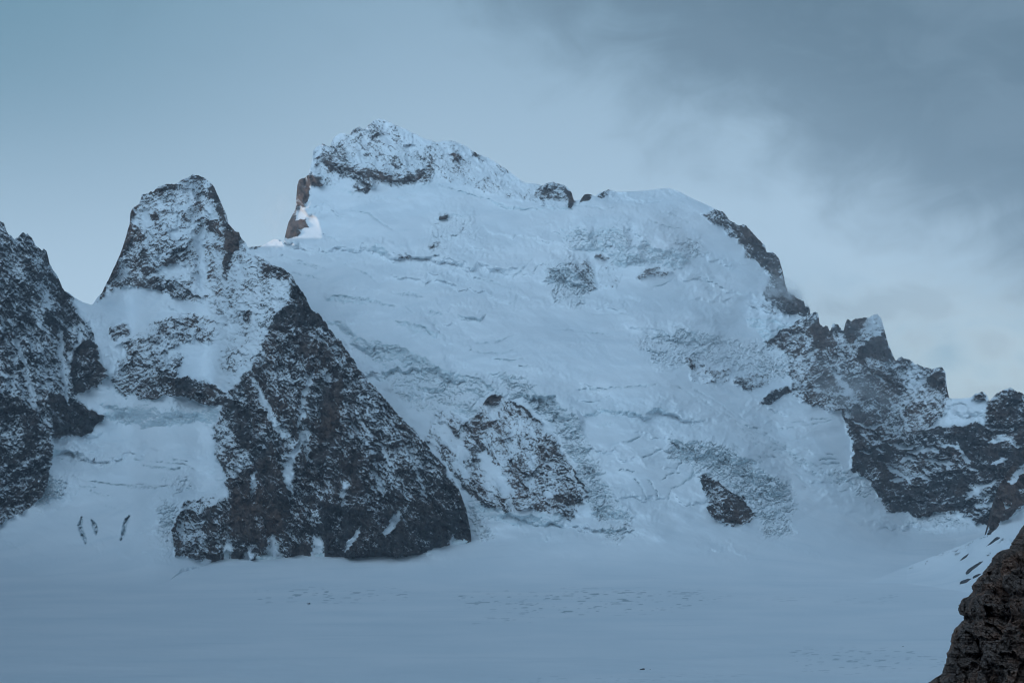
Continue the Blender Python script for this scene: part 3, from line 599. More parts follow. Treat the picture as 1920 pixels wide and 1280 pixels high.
def stair(h, w):
    f = h - np.floor(h); return np.where(f < w, f / w, 1 - (f - w) / (1 - w))
ANG = (-14, 46, -22, -6, 58)                        # how the ledges of each kind of rock fall across the face
STREAK = ((-14, 6, 4.5), (50, 12, 3.2), (-22, 11, 3.8), (-8, 13, 4.8), (60, 11, 3.4))
def relief(L, L0, px, py, seed, rock_amp=1.0, dy=1.2, base=None):
    """depth along each line of sight and the cover attributes"""
    Y = np.exp(sample(L0, px, py))
    s = Y / F                                         # metres per photo pixel
    wx = fbm(px / 26, py / 26, seed, 3) * 5 + fbm(px / 7, py / 7, seed + 5, 2) * 1.8
    wy = fbm(px / 26, py / 26, seed + 11, 3) * 5 + fbm(px / 7, py / 7, seed + 17, 2) * 1.8
    R = sample(L['rock'], px + wx, py + wy); ice = sample(L['ice'], px + wx * .5, py + wy * .5)
    jum = sample(L['jum'], px + wx * 1.6, py + wy * 1.6); D = sample(L['D'], px + wx * 1.5, py + wy * 1.5)
    gr = sample(L['groove'], px + wx * .5, py + wy * .5) * np.clip(1.0 + .6 * perlin(px / 9, py / 7, seed + 33), .45, 1.3); warm = sample(L['warm'], px + wx, py + wy)
    ws = [sample(w, px, py) for w in L['w']]
    tot = sum(ws) + 1e-4; ws[0] = ws[0] + 1e-4
    R0 = R; rockm = np.clip(R0 * 1.8, 0, 1)
    n = np.zeros_like(px); st = np.zeros_like(px)
    for i in range(KIND):
        sel = (ws[i] / tot > .02) & (R0 > .02)
        if not sel.any(): continue
        X, Yp, W = px[sel], py[sel], (ws[i] / tot)[sel]; wxs, wys = wx[sel], wy[sel]; ss = s[sel]
        dg, a, b = STREAK[i]
        u, v = rot(X + wxs * .4, Yp + wys * .4, dg, a, b); q = .60 * fbm(u, v, seed + 30 + i, 3, .8)
        u, v = rot(X, Yp, dg, a * 5, b * 6); n[sel] += W * (q + .30 * fbm(u, v, seed + 50 + i, 3))
        acc = 0
        for P_, w_, k_ in ((52, .5, 1.0), (21, .55, 1.0), (9, .6, .9), (4.5, .6, .6)):
            u, v = rot(X + wxs, Yp + wys, ANG[i], P_ * 1.6, P_)
            h = -v + .55 * fbm(u, v, seed + 60 + i, 3, .6)
            m = np.clip(.65 + .9 * perlin(u * .6 + 4, v * .6 + 9, seed + 66 + int(P_)), 0, 1.3)
            acc = acc + k_ * m * .85 * P_ * w_ * ss * (stair(h, w_) - .5)
        st[sel] += W * acc
    n = n + .26 * fbm(px / 3.2, py / 2.6, seed + 70, 2, .8)
    ribs = ridged(*rot(px + wx, py + wy, 74, 90, 34), seed + 80, 4, .55) * 30 + ridged(*rot(px, py, 48, 30, 15), seed + 90, 3, .6) * 9
    fc = (facets(*rot(px + wx, py + wy, 58, 40, 24), seed + 83) * 20 + facets(*rot(px + wx, py + wy, 30, 17, 10), seed + 84) * 9
          + facets(*rot(px + .6 * wx, py + .6 * wy, 66, 8, 5), seed + 85) * 4)
    gully = ridged(*rot(px + 1.5 * wx, py + 1.5 * wy, 74, 90, 34), seed + 80, 3, .5) * .5 + ridged(*rot(px + wx, py + wy, 52, 46, 13), seed + 91, 2, .6) * .35
    d = rockm * rock_amp * (ribs + st * 1.0 + fc)
    far = sstep(1100 - py, 0, 110)
    sm = (1 - rockm) * far
    d += sm * (fbm(px / 130, py / 62, seed + 100, 3, .42) * 28 + fbm(*rot(px, py, 28, 46, 15), seed + 98, 3, .5) * 2.2)
    for P_, dg, k_ in ((76, 8, 1.1), (40, 14, .8), (20, 18, .4)):
        u, v = rot(px + 1.6 * wx, py + 1.6 * wy, dg, P_ * 3, P_)
        m = sstep(perlin(u * .8, v * .7, seed + 140 + P_), .15, .55)
        d += sm * m * k_ * P_ * .4 * s * (stair(-v + .5 * fbm(u * 2, v, seed + 144, 3), .3) - .5)
    acc = 0
    for P_, w_ in ((30, .55), (13, .6), (6, .6)):
        u, v = rot(px + wx * 2.2, py + wy * 2.2, 14 if P_ > 10 else -18, P_ * 1.3, P_)
        h = -v + .9 * fbm(u * 1.3, v, seed + 150, 4, .65)
        acc = acc + P_ * w_ * s * (.5 + .6 * perlin(u, v, seed + 156 + P_)) * (stair(h, w_) - .5)
    cracks = ridged(*rot(px + wx * 2, py + wy * 2, 62, 15, 9), seed + 103, 5, .62)
    chips = fbm(*rot(px + wx, py + wy, -35, 6, 3.2), seed + 105, 4, .7)
    d += (1 - far) * sstep(py, 1095, 1150) * fbm(px / 190, py / 11, seed + 160, 3, .5) * 6
    d += jum * (acc * 1.9 + cracks * 9 + chips * 2)
    d -= gr * (1.6 + .8 * chips)
    fce = sample(L['face'], px, py)
    d = d * (1 - .4 * sstep(-fce, 0, 12)) + D + fce
    if base is not None: d = d * sstep(base[None, :] - py, -2, 7)
    b = np.gradient(Y, axis=0) / (s * dy); b = np.clip(b, .5, 4)
    q = (b - np.gradient(Y - d, axis=0) / (s * dy)) / b         # 1 = wall, 0 = as the face, below 0 = ledge
    q = np.clip(q, -2, 2.5)
    # snow stays on ledges and leaves the walls
    R = np.where(R > .03, R + (fbm(px / 40, py / 62, seed + 120, 4, .6) * .26 + fbm(px / 11, py / 13, seed + 124, 2) * .08) * np.clip(4 * R * (1.08 - R), 0, 1), R)
    R = np.where(R0 > .03, np.maximum(R, .035), R)
    Rc = np.clip(R, .004, .985)
    rf = .27 * np.log(Rc / (1 - Rc)) - n * .72 + np.clip(q, -1.6, 1.6) * .17 + (gully - .22) * .42
    rf = np.where(R < .03, np.minimum(rf, -1.2), rf)
    qi = sstep(q, -.2, 1.3)
    ice2 = ice * (.25 + .95 * qi) * (.9 + .4 * chips) + jum * (qi * .62 - .14 + chips * .10)
    ice2 = np.where(jum + ice > .02, ice2, 0) + sm * (sstep(q, .9, 1.8) * .45)
    flow = fbm(*rot(px + 2 * wx, py + 2 * wy, 24, 60, 9), seed + 109, 4, .6)
    ice2 += (1 - rockm) * np.clip(flow - .3, 0, 1) * .20 * sstep(1090 - py, 0, 80)
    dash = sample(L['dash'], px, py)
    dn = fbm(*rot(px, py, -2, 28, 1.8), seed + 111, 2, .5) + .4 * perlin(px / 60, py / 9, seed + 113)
    deep_shade = dash * sstep(dn, .36, .75) * .7 + sstep(gr, 2.0, 3.6) * np.clip(.45 + .8 * chips, 0, 1) * .5  # darkness inside cracks put into the colour rather than left to occlusion
    ice2 += dash * sstep(-dn, .5, .8) * .3
    d += rockm * rock_amp * (perlin(px / 2.6, py / 2.6, seed + 99) * 1.0 - n * 1.2)
    return Y - d, dict(rock=rf, ice=np.clip(ice2, 0, 1), warm=warm, deep_shade=np.clip(deep_shade, 0, 1)), s

def top_line(pts, xs, seed, rough):
    x, y = zip(*pts)
    t = np.interp(xs, x, y)
    r = np.interp(xs, [q[0] for q in rough], [q[1] for q in rough])
    return t + r * (fbm(xs / 9, xs * 0 + 3.3, seed, 4, .7) * 2.0)
def lookup_ground(px):
    return None

def make_sheet(L, L0, pts, x0, x1, step, nrow, bot, seed, rough, back=True, power=1.0, rock_amp=1.0, drop=None, ragged=0.0):
    xs = np.arange(x0, x1 + .1, step, dtype=np.float32)
    top = top_line(pts, xs, seed + 200, rough).astype(np.float32)
    b = bot(xs) if callable(bot) else np.full_like(xs, bot)
    if callable(bot): b = b + ragged * np.interp(xs, [320, 345, 2000], [0, 1, 1]).astype(np.float32) * fbm(xs / 9, xs * 0, seed + 7, 4, .7).astype(np.float32)
    rows = np.arange(b.max(), top.min() - nrow, -nrow, dtype=np.float32)[:, None]
    full_py = np.broadcast_to(rows, (len(rows), len(xs))).copy(); full_px = np.broadcast_to(xs[None, :], full_py.shape).copy()
    Yf, at, s = relief(L, L0, full_px, full_py, seed, rock_amp, nrow, b if callable(bot) else None)
    # rows beyond the outline are drawn in to it, so the crest is an exact edge
    py = np.minimum(np.maximum(full_py, top[None, :]), b[None, :]); px = full_px
    fi = np.clip((rows[0, 0] - py) / nrow, 0, len(rows) - 1.001); i0 = fi.astype(int); fr = fi - i0; jj = np.arange(len(xs))[None, :]
    pick = lambda f: f[i0, jj] * (1 - fr) + f[i0 + 1, jj] * fr
    Y = pick(Yf); at = {k: pick(v) for k, v in at.items()}
    P = np.stack([(px - CX) / F * Y, Y, H + (HY - py) / F * Y], -1)
    # round the last rows back at the crest so the outline is an edge with thickness
    P = np.stack([(px - CX) / F * Y, Y, H + (HY - py) / F * Y], -1)
    if drop is not None:                              # skirt going down into the ground under the first row
        q = P[:1].copy(); q[..., 2] -= drop; q[..., 1] += 5
        P = np.concatenate([q, P]); at = {k: np.concatenate([v[:1], v]) for k, v in at.items()}; py = np.concatenate([py[:1], py]); px = np.concatenate([px[:1], px])
    if back:
        rows = []; last = P[-1]
        for dy_, dz_ in ((6, 3), (25, 20), (80, 80), (220, 230), (500, 520), (900, 900)):
            q = last.copy(); q[:, 1] += dy_; q[:, 2] -= dz_ * (1 + .2 * np.sin(xs / 37)); rows.append(q[None])
        P = np.concatenate([P] + rows)
        at = {k: np.concatenate([v] + [v[-1:]] * 6) for k, v in at.items()}
        py = np.concatenate([py] + [py[-1:]] * 6); px = np.concatenate([px] + [px[-1:]] * 6)
    return P, at, px, py

# ------------------------------------------------------------------ materials
def surface_material():
    m = bpy.data.materials.new("mountain_cover"); m.use_nodes = True; t = m.node_tree; t.nodes.clear()
    def attr(n):
        a = N(t, 'ShaderNodeAttribute', attribute_name=n); return a.outputs['Fac']
    co = N(t, 'ShaderNodeTexCoord').outputs['Object']
    rock, ice, warm, deep_shade = attr('rock'), attr('ice'), attr('warm'), attr('deep_shade')
    fine = noise(t, co, .20, 4, .8)
    fine2 = noise(t, co, .5, 3, .7)
    rf = M(t, 'ADD', rock, M(t, 'ADD', M(t, 'MULTIPLY', M(t, 'SUBTRACT', fine, .5), 1.7), M(t, 'MULTIPLY', M(t, 'SUBTRACT', fine2, .5), 1.2)))
    rmask = ramp(t, rf, -.20, .24, 0, 1, False)
    # rock
    v1 = noise(t, co, .012, 5, .6); v2 = noise(t, co, .11, 4, .7)
    cool = mixc(t, ramp(t, v2, .3, .7), (.020, .022, .026), (.082, .084, .086))
    brown = mixc(t, ramp(t, v2, .3, .7), (.070, .040, .030), (.24, .150, .112))
    wf = M(t, 'ADD', M(t, 'MULTIPLY', warm, .75), M(t, 'ADD', M(t, 'MULTIPLY', M(t, 'SUBTRACT', v1, .5), 2.0), .12), clamp=True)
    rc = mixc(t, wf, cool, brown)
    green = ramp(t, noise(t, co, .02, 3, .6), .62, .75)
    rc = mixc(t, M(t, 'MULTIPLY', green, .5), rc, (.055, .062, .045))
    # snow, ice
    sv = noise(t, co, .006, 4, .5)
    sc = mixc(t, ramp(t, sv, .3, .7), (.78, .83, .87), (.85, .88, .91))
    wm = N(t, 'ShaderNodeMapping'); t.links.new(co, wm.inputs[0]); wm.inputs['Scale'].default_value = (.0035, .016, .02)
    wn = noise(t, wm.outputs[0], 1.0, 6, .62, .4)
    sc = mixc(t, M(t, 'MULTIPLY', ramp(t, wn, .52, .70), .35), sc, (.66, .735, .79))
    st = N(t, 'ShaderNodeMapping'); t.links.new(co, st.inputs[0]); st.inputs['Scale'].default_value = (.02, .02, .16)
    iv = noise(t, st.outputs[0], 1.0, 5, .65, .6)
    icol = mixc(t, ramp(t, iv, .32, .68), (.60, .715, .76), (.77, .845, .88))
    icol = mixc(t, M(t, 'MULTIPLY', warm, .5), icol, (.46, .40, .35))
    im = M(t, 'MULTIPLY', ramp(t, M(t, 'ADD', ice, M(t, 'MULTIPLY', M(t, 'SUBTRACT', noise(t, co, .05, 5, .7), .5), .55)), .08, .75), .95)
    base = mixc(t, im, sc, icol)
    base = mixc(t, deep_shade, base, (.16, .25, .30))  # deep blue ice colour that also paints the shade inside cracks
    col = mixc(t, rmask, base, rc)
    bs = N(t, 'ShaderNodeBsdfPrincipled')
    t.links.new(col, bs.inputs['Base Color'])
    val(t, bs.inputs['Roughness'], M(t, 'SUBTRACT', .9, M(t, 'MULTIPLY', im, .35)))
    val(t, bs.inputs['Specular IOR Level'], .15)
    hgt = M(t, 'ADD', M(t, 'MULTIPLY', rmask, M(t, 'ADD', M(t, 'MULTIPLY', fine, 4.5), M(t, 'MULTIPLY', fine2, 2.2))),
            M(t, 'ADD', M(t, 'MULTIPLY', M(t, 'MULTIPLY', noise(t, co, .09, 5, .7), im), 4.0), M(t, 'MULTIPLY', noise(t, co, .03, 5, .55), 1.2)))
    hgt = M(t, 'SUBTRACT', hgt, M(t, 'MULTIPLY', rmask, 2.6))
    bp = N(t, 'ShaderNodeBump'); bp.inputs['Strength'].default_value = .8; bp.inputs['Distance'].default_value = 1.0
    t.links.new(hgt, bp.inputs['Height']); t.links.new(bp.outputs[0], bs.inputs['Normal'])
    o = N(t, 'ShaderNodeOutputMaterial'); t.links.new(bs.outputs[0], o.inputs[0])
    return m
COVER = surface_material()

def tag(o, label=None, cat=None, kind=None, group=None):
    if label: o['label'] = label
    if cat: o['category'] = cat
    if kind: o['kind'] = kind
    if group: o['group'] = group
    return o

# ------------------------------------------------------------------ main mountain and glacier
roughA = [(-720,0),(528,0),(534,1.2),(700,1.0),(900,.8),(1000,.5),(1030,1.2),(1076,1.2),(1080,.3),(1095,1),(1150,.8),(1160,0),(1340,0),(1360,1.2),(1500,1.2),(1640,1.5),(1775,1),(1785,.2),(1820,.3),(1830,1),(2120,1.2)]
# the slope that still catches the sun at the notch: a small face turned to the left
for pts_, hh in (([(600,436),(604,444),(640,452)], 24),):
    pass
def facet(L, pts, gx, feather=4):
    """turn a small polygon of the face towards the left: it gets deeper towards its left edge"""
    s = window(pts, feather); px, py = GX[s], GY[s]
    d, _ = seg_dist(px, py, pts, True); d = np.where(inside(px, py, pts), d, -d); m = sstep(d, -feather * .5, feather * .5)
    xr = max(p[0] for p in pts)
    L['face'][s] = np.minimum(L['face'][s], -m * (xr - px) * gx)
poly(A['rock'], [(566,446),(576,428),(582,408),(590,408),(604,440),(603,447)], 0, 4)
facet(A, [(526,450),(530,430),(545,396),(560,385),(572,398),(577,404),(584,403),(592,408),(604,440),(603,447)], 2.8)
facet(A, [(548,400),(552,340),(560,330),(576,332),(584,362),(588,366),(578,384),(562,400)], 2.4)
facet(A, [(470,464),(488,452),(508,440),(529,446),(531,462)], 4.0)
P, at, px, py = make_sheet(A, LA0, TOP_A, -240, 2320, 1.7, 1.25, 1340.0, 11, roughA)
fx = .25 * (px[:-1, :-1] + px[1:, 1:] + px[:-1, 1:] + px[1:, :-1]); fy = .25 * (py[:-1, :-1] + py[1:, 1:] + py[:-1, 1:] + py[1:, :-1])
fid = np.zeros(fx.shape, int)
lim = np.interp(fx, [-720,880,1100,1300,1500,1640,1700,1860,2120], [1110,1100,1098,1092,1078,1052,1020,992,990]) + 3 * fbm(fx / 60, fy / 60, 3, 2)
fid[fy < lim] = 1
RIDGE = [(1436,650),(1440,630),(1519,589),(1524,560),(2130,560),(2130,1010),(1850,986),(1720,972),(1655,955),(1648,928),(1624,892),(1596,884),(1604,856),(1596,812),(1574,772),(1500,752),(1482,700),(1470,655)]
wob = fbm(fx / 26, fy / 26, 11, 3) * 3
fid[(fid == 1) & inside(fx + wob, fy + wob, RIDGE)] = 2
fid[(fid == 1) & inside(fx, fy, [(1305,883),(1327,884),(1350,900),(1400,932),(1424,968),(1408,984),(1375,989),(1348,984),(1322,957),(1330,945),(1315,915)])] = 3
S = split_sheet(P, at, fid, {0: 'snow_field', 1: 'snowy_mountain', 2: 'rocky_mountain', 3: 'rock_outcrop'}, COVER)
tag(S[0], kind='structure'); tag(S[1], kind='structure'); tag(S[2], kind='structure')
tag(S[3], 'dark bare rock outcrop with snow stripes, ringed by pale broken ice low in the icefall', 'rock outcrop')

# ------------------------------------------------------------------ left peak with its buttress, and the left wall
roughB = [(-720,1.6),(120,1.6),(130,.3),(172,.2),(180,1.2),(430,1.6),(600,2.6),(884,3.0)]
P, at, px, py = make_sheet(B, LB0, TOP_B, -300, 884, 1.5, 1.25, lambda x: np.interp(x, bx, by).astype(np.float32) + 1, 47, roughB, drop=40, rock_amp=1.15, ragged=4.5)
fx = .5 * (px[:-1, :-1] + px[1:, 1:]); fy = .5 * (py[:-1, :-1] + py[1:, 1:])
fid = np.zeros(fx.shape, int) + 1
wob = fbm(fx / 26, fy / 26, 11, 3) * 4
LEFTWALL = [(-800,0),(0,380),(100,480),(128,548),(140,575),(165,600),(187,655),(204,705),(182,725),(142,740),(168,765),(200,780),(165,820),(102,824),(98,860),(84,930),(40,962),(0,988),(-800,1010)]
fid[inside(fx + wob, fy + wob, LEFTWALL)] = 2
S = split_sheet(P, at, fid, {1: 'peak_mountain', 2: 'cliff_mountain'}, COVER)
for o in S.values(): tag(o, kind='structure')

# ------------------------------------------------------------------ spur coming in from the right
P, at, px, py = make_sheet(E, LE0, TOP_E, 1620, 2600, 1.6, 1.4, lambda x: np.interp(x, ex, ey).astype(np.float32), 83, [(1620,.4),(1840,.4),(1848,0),(1856,0),(1866,1),(2120,1.2)], drop=30, rock_amp=.6)
fid = np.zeros((P.shape[0] - 1, P.shape[1] - 1), int)
S = split_sheet(P, at, fid, {0: 'spur_hill'}, COVER); tag(S[0], kind='structure')

# ------------------------------------------------------------------ near rock on the right
def rock_material(name, a, b, c, scale, bump):
    m = bpy.data.materials.new(name); m.use_nodes = True; t = m.node_tree; t.nodes.clear()
    co = N(t, 'ShaderNodeTexCoord').outputs['Object']
    v = noise(t, co, scale, 6, .68); w = noise(t, co, scale * .22, 4, .6); x = noise(t, co, scale * 5, 4, .7)
    col = mixc(t, ramp(t, v, .34, .66), a, b)
    col = mixc(t, M(t, 'MULTIPLY', ramp(t, w, .46, .66), .8), col, c)
    col = mixc(t, M(t, 'MULTIPLY', ramp(t, x, .64, .74), .35), col, (.16, .15, .14))
    vo = N(t, 'ShaderNodeTexVoronoi', feature='DISTANCE_TO_EDGE'); t.links.new(co, vo.inputs['Vector']); vo.inputs['Scale'].default_value = scale * .8
    bs = N(t, 'ShaderNodeBsdfPrincipled'); t.links.new(col, bs.inputs['Base Color']); bs.inputs['Roughness'].default_value = .9; bs.inputs['Specular IOR Level'].default_value = .25
    h = M(t, 'ADD', M(t, 'MULTIPLY', v, 1.2), M(t, 'ADD', M(t, 'MULTIPLY', x, .35), M(t, 'MULTIPLY', ramp(t, vo.outputs[0], 0, .12), .25)))
    bp = N(t, 'ShaderNodeBump'); bp.inputs['Strength'].default_value = 1.0; bp.inputs['Distance'].default_value = bump
    t.links.new(h, bp.inputs['Height']); t.links.new(bp.outputs[0], bs.inputs['Normal'])
    o = N(t, 'ShaderNodeOutputMaterial'); t.links.new(bs.outputs[0], o.inputs[0]); return m
NEAR = rock_material("brown_rock", (.19, .140, .118), (.34, .245, .20), (.46, .26, .18), 1.6, .30)
EDGE = [(940,1985),(960,1950),(985,1920),(992,1912),(1005,1905),(1018,1897),(1028,1892),(1031,1876),(1035,1870),(1045,1862),(1060,1855),(1072,1843),(1085,1832),(1098,1824),(1108,1822),(1118,1816),(1122,1804),(1127,1799),(1145,1797),(1152,1799),(1154,1807),(1162,1806),(1168,1800),(1175,1793),(1190,1784),(1210,1781),(1230,1775),(1245,1771),(1260,1768),(1267,1758),(1275,1745),(1281,1737),(1340,1690)]
ys = np.arange(940, 1340, .9, dtype=np.float32)
e = np.interp(ys, [q[0] for q in EDGE], [q[1] for q in EDGE]) + fbm(ys / 16, ys * 0 + 9, 5, 6, .72) * 3.0
u = np.concatenate([-np.linspace(1, 0, 90, endpoint=False) ** 1.0, np.linspace(0, 1, 330) ** 1.25]).astype(np.float32)
U, V = np.meshgrid(u, ys); EE = np.broadcast_to(e[:, None], U.shape)
PXn = EE + np.abs(U) * (2120 - EE)
Yn = 92 - 26 * np.sqrt(np.abs(np.clip(U, 0, 1))) * 1.0 + np.where(U < 0, np.sqrt(np.abs(U)) * 34, 0) - (V - 985) * .03
Rn = 0
for k, (sx, sy, am, dg_) in enumerate(((70, 46, 2.4, 62), (34, 20, 1.25, 40), (15, 9, .6, 66), (7, 4.6, .34, 20), (3.4, 2.4, .18, 50))):
    u_, v_ = rot(PXn + 4 * fbm(PXn / 18, V / 18, 331 + k, 3), V + 4 * fbm(PXn / 18, V / 18, 341 + k, 3), dg_, sx, sy)
    Rn = Rn + am * facets(u_, v_, 335 + k)
Rn += fbm(PXn / 2.2, V / 2.2, 361, 2) * .12
fade = sstep(np.abs(U), 0, .012)
Yn = Yn - Rn * (.35 + .65 * fade) * np.where(U < 0, .6, 1)
P = np.stack([(PXn - CX) / F * Yn, Yn, H + (HY - V) / F * Yn], -1)
P[..., 0][U < 0] = P[..., 0][U < 0]
idx = np.arange(P.shape[0] * P.shape[1]).reshape(P.shape[:2])
Q = np.stack([idx[:-1, :-1], idx[1:, :-1], idx[1:, 1:], idx[:-1, 1:]], -1).reshape(-1, 4)
o = build_mesh('rock_crag', P.reshape(-1, 3), Q, {}, NEAR, False)
tag(o, 'large dark brown bare rock crag with a rough stepped edge, rising beside the snow field', 'rock crag')

# ------------------------------------------------------------------ slabs and boulders lying on the snow
def depth_at(L0, x, y): return float(np.exp(sample(L0, np.array([x], np.float32), np.array([y], np.float32)))[0])
def boulder(name, x, y, wpx, hpx, tilt, label, cat, L0=LA0, seed=0, group=None, mat=None, flat=.5):
    Yd = depth_at(L0, x, y); s = Yd / F
    import bmesh
    bm = bmesh.new(); bmesh.ops.create_icosphere(bm, subdivisions=4, radius=1)
    a = wpx * s / 2; h = hpx * s / 2; c, sn = math.cos(math.radians(tilt)), math.sin(math.radians(tilt))
    V0 = np.array([v.co[:] for v in bm.verts], np.float32)
    k = seed * 7.3
    n = fbm(V0[:, 0] * 1.4 + k, V0[:, 1] * 1.4 + V0[:, 2] * 1.1, 400 + seed, 4, .6) * .26 + ridged(V0[:, 0] * 3.2 + k, V0[:, 2] * 1.6 - V0[:, 1], 410 + seed, 4) * .26
    V1 = V0 * (1 + n[:, None])
    V1 = np.sign(V1) * np.abs(V1) ** .85
    for v, q in zip(bm.verts, V1):
        X, Yy, Z = q[0] * a, q[1] * min(a, h) * 1.1, q[2] * h
        v.co = (X * c - Z * sn, Yy, X * sn + Z * c)
    me = bpy.data.meshes.new(name); bm.to_mesh(me); bm.free(); me.materials.append(mat or FARROCK)
    for p in me.polygons: p.use_smooth = False
    o = bpy.data.objects.new(name, me); C.objects.link(o)
    o.location = ((x - CX) / F * Yd, Yd, H + (HY - y) / F * Yd - h * .15)
    return tag(o, label, cat, group=group)
FARROCK = rock_material("grey_rock", (.022, .026, .032), (.075, .078, .082), (.09, .06, .05), .25, .8)
ICE = rock_material("old_ice", (.50, .60, .62), (.72, .79, .80), (.80, .84, .86), .12, .6)
for i_, (x_, y_, w_, h_, lb) in enumerate([(503, 1047, 44, 13, 'wide pale ice block at the foot of the dark buttress, left of the other two'),
        (613, 1040, 40, 13, 'pale ice block at the foot of the dark buttress, between the other two'),
        (858, 1016, 30, 10, 'small pale ice block at the right hand toe of the dark buttress')]):
    boulder('ice_block', x_, y_, w_, h_, (-8, 5, 10)[i_], lb, 'ice block', LA0, 20 + i_, 'ice blocks along the foot of the buttress', ICE)
G = 'dark rock slabs showing through the snow of the right spur'
boulder('rock_slab', 1858, 1022, 40, 9, 47, 'longest dark rock slab, steeply slanting, highest on the snowy spur', 'rock slab', LE0, 1, G)
boulder('rock_slab', 1810, 1044, 20, 5, 38, 'short thin dark rock slab slanting on the snowy spur, nearest the debris streaks', 'rock slab', LE0, 2, G)
boulder('rock_slab', 1828, 1063, 34, 8, 33, 'long dark rock slab lying midway down the snowy spur', 'rock slab', LE0, 3, G)
boulder('rock_slab', 1814, 1089, 24, 9, 12, 'squat dark rock slab at the foot of the snowy spur beside the brown crag', 'rock slab', LE0, 4, G)
boulder('rock_slab', 1833, 1079, 16, 6, 22, 'small dark rock slab touching the edge of the brown crag', 'rock slab', LE0, 5, G)
boulder('boulder', 1204, 1254.5, 9, 4.2, 14, 'lone black boulder on the flat snow field near the bottom of the photo', 'boulder', LA0, 6)
boulder('boulder', 1219, 1254.5, 1.8, 1.4, 0, 'tiny dark stone just beside the lone black boulder on the snow field', 'boulder', LA0, 7)
boulder('boulder', 1693, 1211.5, 3, 1.8, 0, 'small dark stone alone on the snow left of the brown crag', 'boulder', LA0, 8)
boulder('boulder', 1795, 1108.5, 3, 1.8, 0, 'small dark stone on the snow just above the jutting nose of the brown crag', 'boulder', LE0, 9)

# ------------------------------------------------------------------ air
def closed_box(name, lo, hi, mat):
    x0, y0, z0 = lo; x1, y1, z1 = hi
    v = [(x0,y0,z0),(x1,y0,z0),(x1,y1,z0),(x0,y1,z0),(x0,y0,z1),(x1,y0,z1),(x1,y1,z1),(x0,y1,z1)]
    f = [(0,3,2,1),(4,5,6,7),(0,1,5,4),(1,2,6,5),(2,3,7,6),(3,0,4,7)]
    me = bpy.data.meshes.new(name); me.from_pydata(v, [], f); me.materials.append(mat)
    o = bpy.data.objects.new(name, me); C.objects.link(o); return o
def volume_mat(name, color, density, noisy=None, aniso=.0):
    m = bpy.data.materials.new(name); m.use_nodes = True; t = m.node_tree; t.nodes.clear()
    pv = N(t, 'ShaderNodeVolumePrincipled'); pv.inputs['Color'].default_value = (*color, 1); pv.inputs['Anisotropy'].default_value = aniso
    pv.inputs['Density'].default_value = density
    if noisy:
        co = N(t, 'ShaderNodeTexCoord').outputs['Object']
        ln = N(t, 'ShaderNodeVectorMath', operation='LENGTH'); t.links.new(co, ln.inputs[0])
        fall = ramp(t, ln.outputs['Value'], 1.0, .15)
        n = ramp(t, noise(t, co, noisy, 4, .6, .4), .38, .68)
        t.links.new(M(t, 'MULTIPLY', M(t, 'MULTIPLY', fall, n), density), pv.inputs['Density'])
    o = N(t, 'ShaderNodeOutputMaterial'); t.links.new(pv.outputs[0], o.inputs['Volume']); return m
zmin = -60
hz = closed_box('haze', (-9000, -1500, -1800), (9000, 9000, 1800), volume_mat('haze_air', (.80, .90, 1.0), 3.1e-5))
tag(hz, kind='stuff')

def mist(px_, py_, rx, ry, dens, seed, L0=LA0, off=60, tilt=0, ns=2.2):
    import bmesh
    Yd = depth_at(L0, px_, py_) - off; s_ = Yd / F
    bm = bmesh.new(); bmesh.ops.create_icosphere(bm, subdivisions=3, radius=1)
    me = bpy.data.meshes.new('mist'); bm.to_mesh(me); bm.free()
    o = bpy.data.objects.new('mist', me); C.objects.link(o)
    o.location = ((px_ - CX) / F * Yd, Yd, H + (HY - py_) / F * Yd)
    o.scale = (rx * s_, min(rx, ry) * s_ * .8, ry * s_); o.rotation_euler = (seed, math.radians(tilt), 0) if False else (0, math.radians(tilt), 0)
    m = volume_mat('mist_air', (.97, .98, 1.0), dens, ns + seed * .13); me.materials.append(m)
    return tag(o, kind='stuff')
mist(1470, 560, 64, 44, .08, 1, off=20, tilt=35)
mist(1345, 655, 110, 70, .009, 2, off=90)
mist(1590, 735, 130, 75, .012, 3, off=90, tilt=20)
mist(1690, 800, 150, 60, .0020, 4, off=120, tilt=10)
mist(522, 400, 60, 75, .004, 5, off=0)
mist(1560, 560, 110, 60, .0020, 6, off=-150, tilt=-25)

mist(1180, 560, 620, 270, .0012, 7, off=260, tilt=8, ns=1.1)
mist(1700, 640, 380, 190, .0012, 8, off=200, tilt=20, ns=1.3)

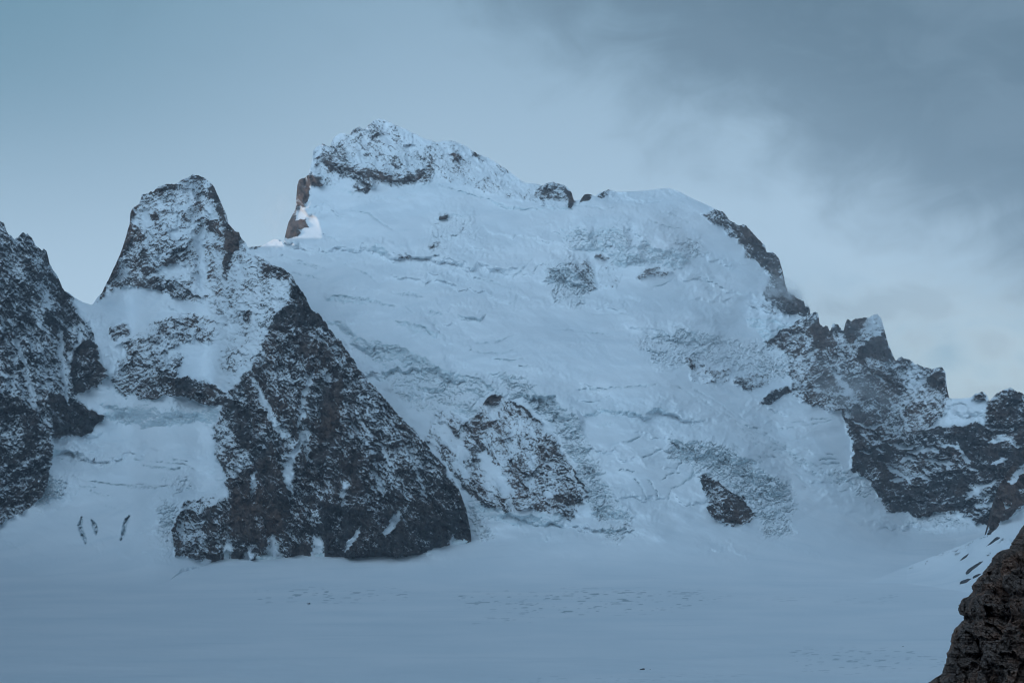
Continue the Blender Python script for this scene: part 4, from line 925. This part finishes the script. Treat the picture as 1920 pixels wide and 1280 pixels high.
# ground between the viewer and the traced glacier, and out to the sides
gm = bpy.data.meshes.new('ground')
e0 = H * F / (1340 - HY)
kx0, kx1 = (-238 - CX) / F, (2318 - CX) / F
gv = [(-12000, -6000, 0), (12000, -6000, 0), (12000, e0, 0), (kx1 * e0, e0, 0), (kx0 * e0, e0, 0), (-12000, e0, 0),
      (12000, 9000, 0), (kx1 * 9000, 9000, 0), (kx0 * 9000, 9000, 0), (-12000, 9000, 0)]
gm.from_pydata(gv, [], [(0, 1, 2, 3, 4, 5), (3, 2, 6, 7), (5, 4, 8, 9)])
for k, v in (('rock', -3.0), ('ice', 0.0), ('warm', 0.0), ('deep_shade', 0.0)):
    a_ = gm.attributes.new(k, 'FLOAT', 'POINT'); a_.data.foreach_set('value', [v] * len(gv))
gm.materials.append(COVER); go = bpy.data.objects.new('ground', gm); C.objects.link(go); tag(go, kind='structure')

# added unseen ridge to keep the low sun off the near slopes
gx_, gy_ = np.meshgrid(np.linspace(-3900, -1950, 90), np.linspace(1500, 6330, 190))
hh = 1150 - np.abs(gx_ + 2800) * 1.25 + ridged(gx_ / 420, gy_ / 420, 501, 5) * 130
hh = (hh + 140) * sstep(6330 - gy_, 0, 180) * sstep(gy_, 1500, 1900) - 30
Pm = np.stack([gx_, gy_, hh], -1); ii = np.arange(hh.size).reshape(hh.shape)
Qm = np.stack([ii[:-1, :-1], ii[:-1, 1:], ii[1:, 1:], ii[1:, :-1]], -1).reshape(-1, 4)
om = build_mesh('shade_mountain', Pm.reshape(-1, 3), Qm, dict(rock=fbm(gx_ / 90, gy_ / 90, 505, 4).reshape(-1) * .8, ice=hh.reshape(-1) * 0, warm=hh.reshape(-1) * 0 + .3), COVER)
tag(om, kind='structure')

# added valley side, unseen at the left, put there to shade the lower glacier
gx_, gy_ = np.meshgrid(np.linspace(-4200, -300, 150), np.linspace(-2600, 2950, 190))
t_ = np.maximum(-(340 + .345 * np.maximum(gy_, 0)) - gx_, 0)
hh = 1650 * (1 - np.exp(-t_ / 820)) * (1 + .10 * ridged(gx_ / 500, gy_ / 500, 601, 5)) + ridged(gx_ / 160, gy_ / 160, 611, 4) * 26 * np.clip(t_ / 300, 0, 1)
hh = hh * sstep(2950 - gy_, 0, 500) - 6
Pm = np.stack([gx_, gy_, hh], -1); ii = np.arange(hh.size).reshape(hh.shape)
Qm = np.stack([ii[:-1, :-1], ii[:-1, 1:], ii[1:, 1:], ii[1:, :-1]], -1).reshape(-1, 4)
ov = build_mesh('shade_mountain', Pm.reshape(-1, 3), Qm, dict(rock=fbm(gx_ / 90, gy_ / 90, 605, 4).reshape(-1) * .8 + .1, ice=hh.reshape(-1) * 0, warm=hh.reshape(-1) * 0 + .3, deep_shade=hh.reshape(-1) * 0), COVER)
tag(ov, kind='structure')
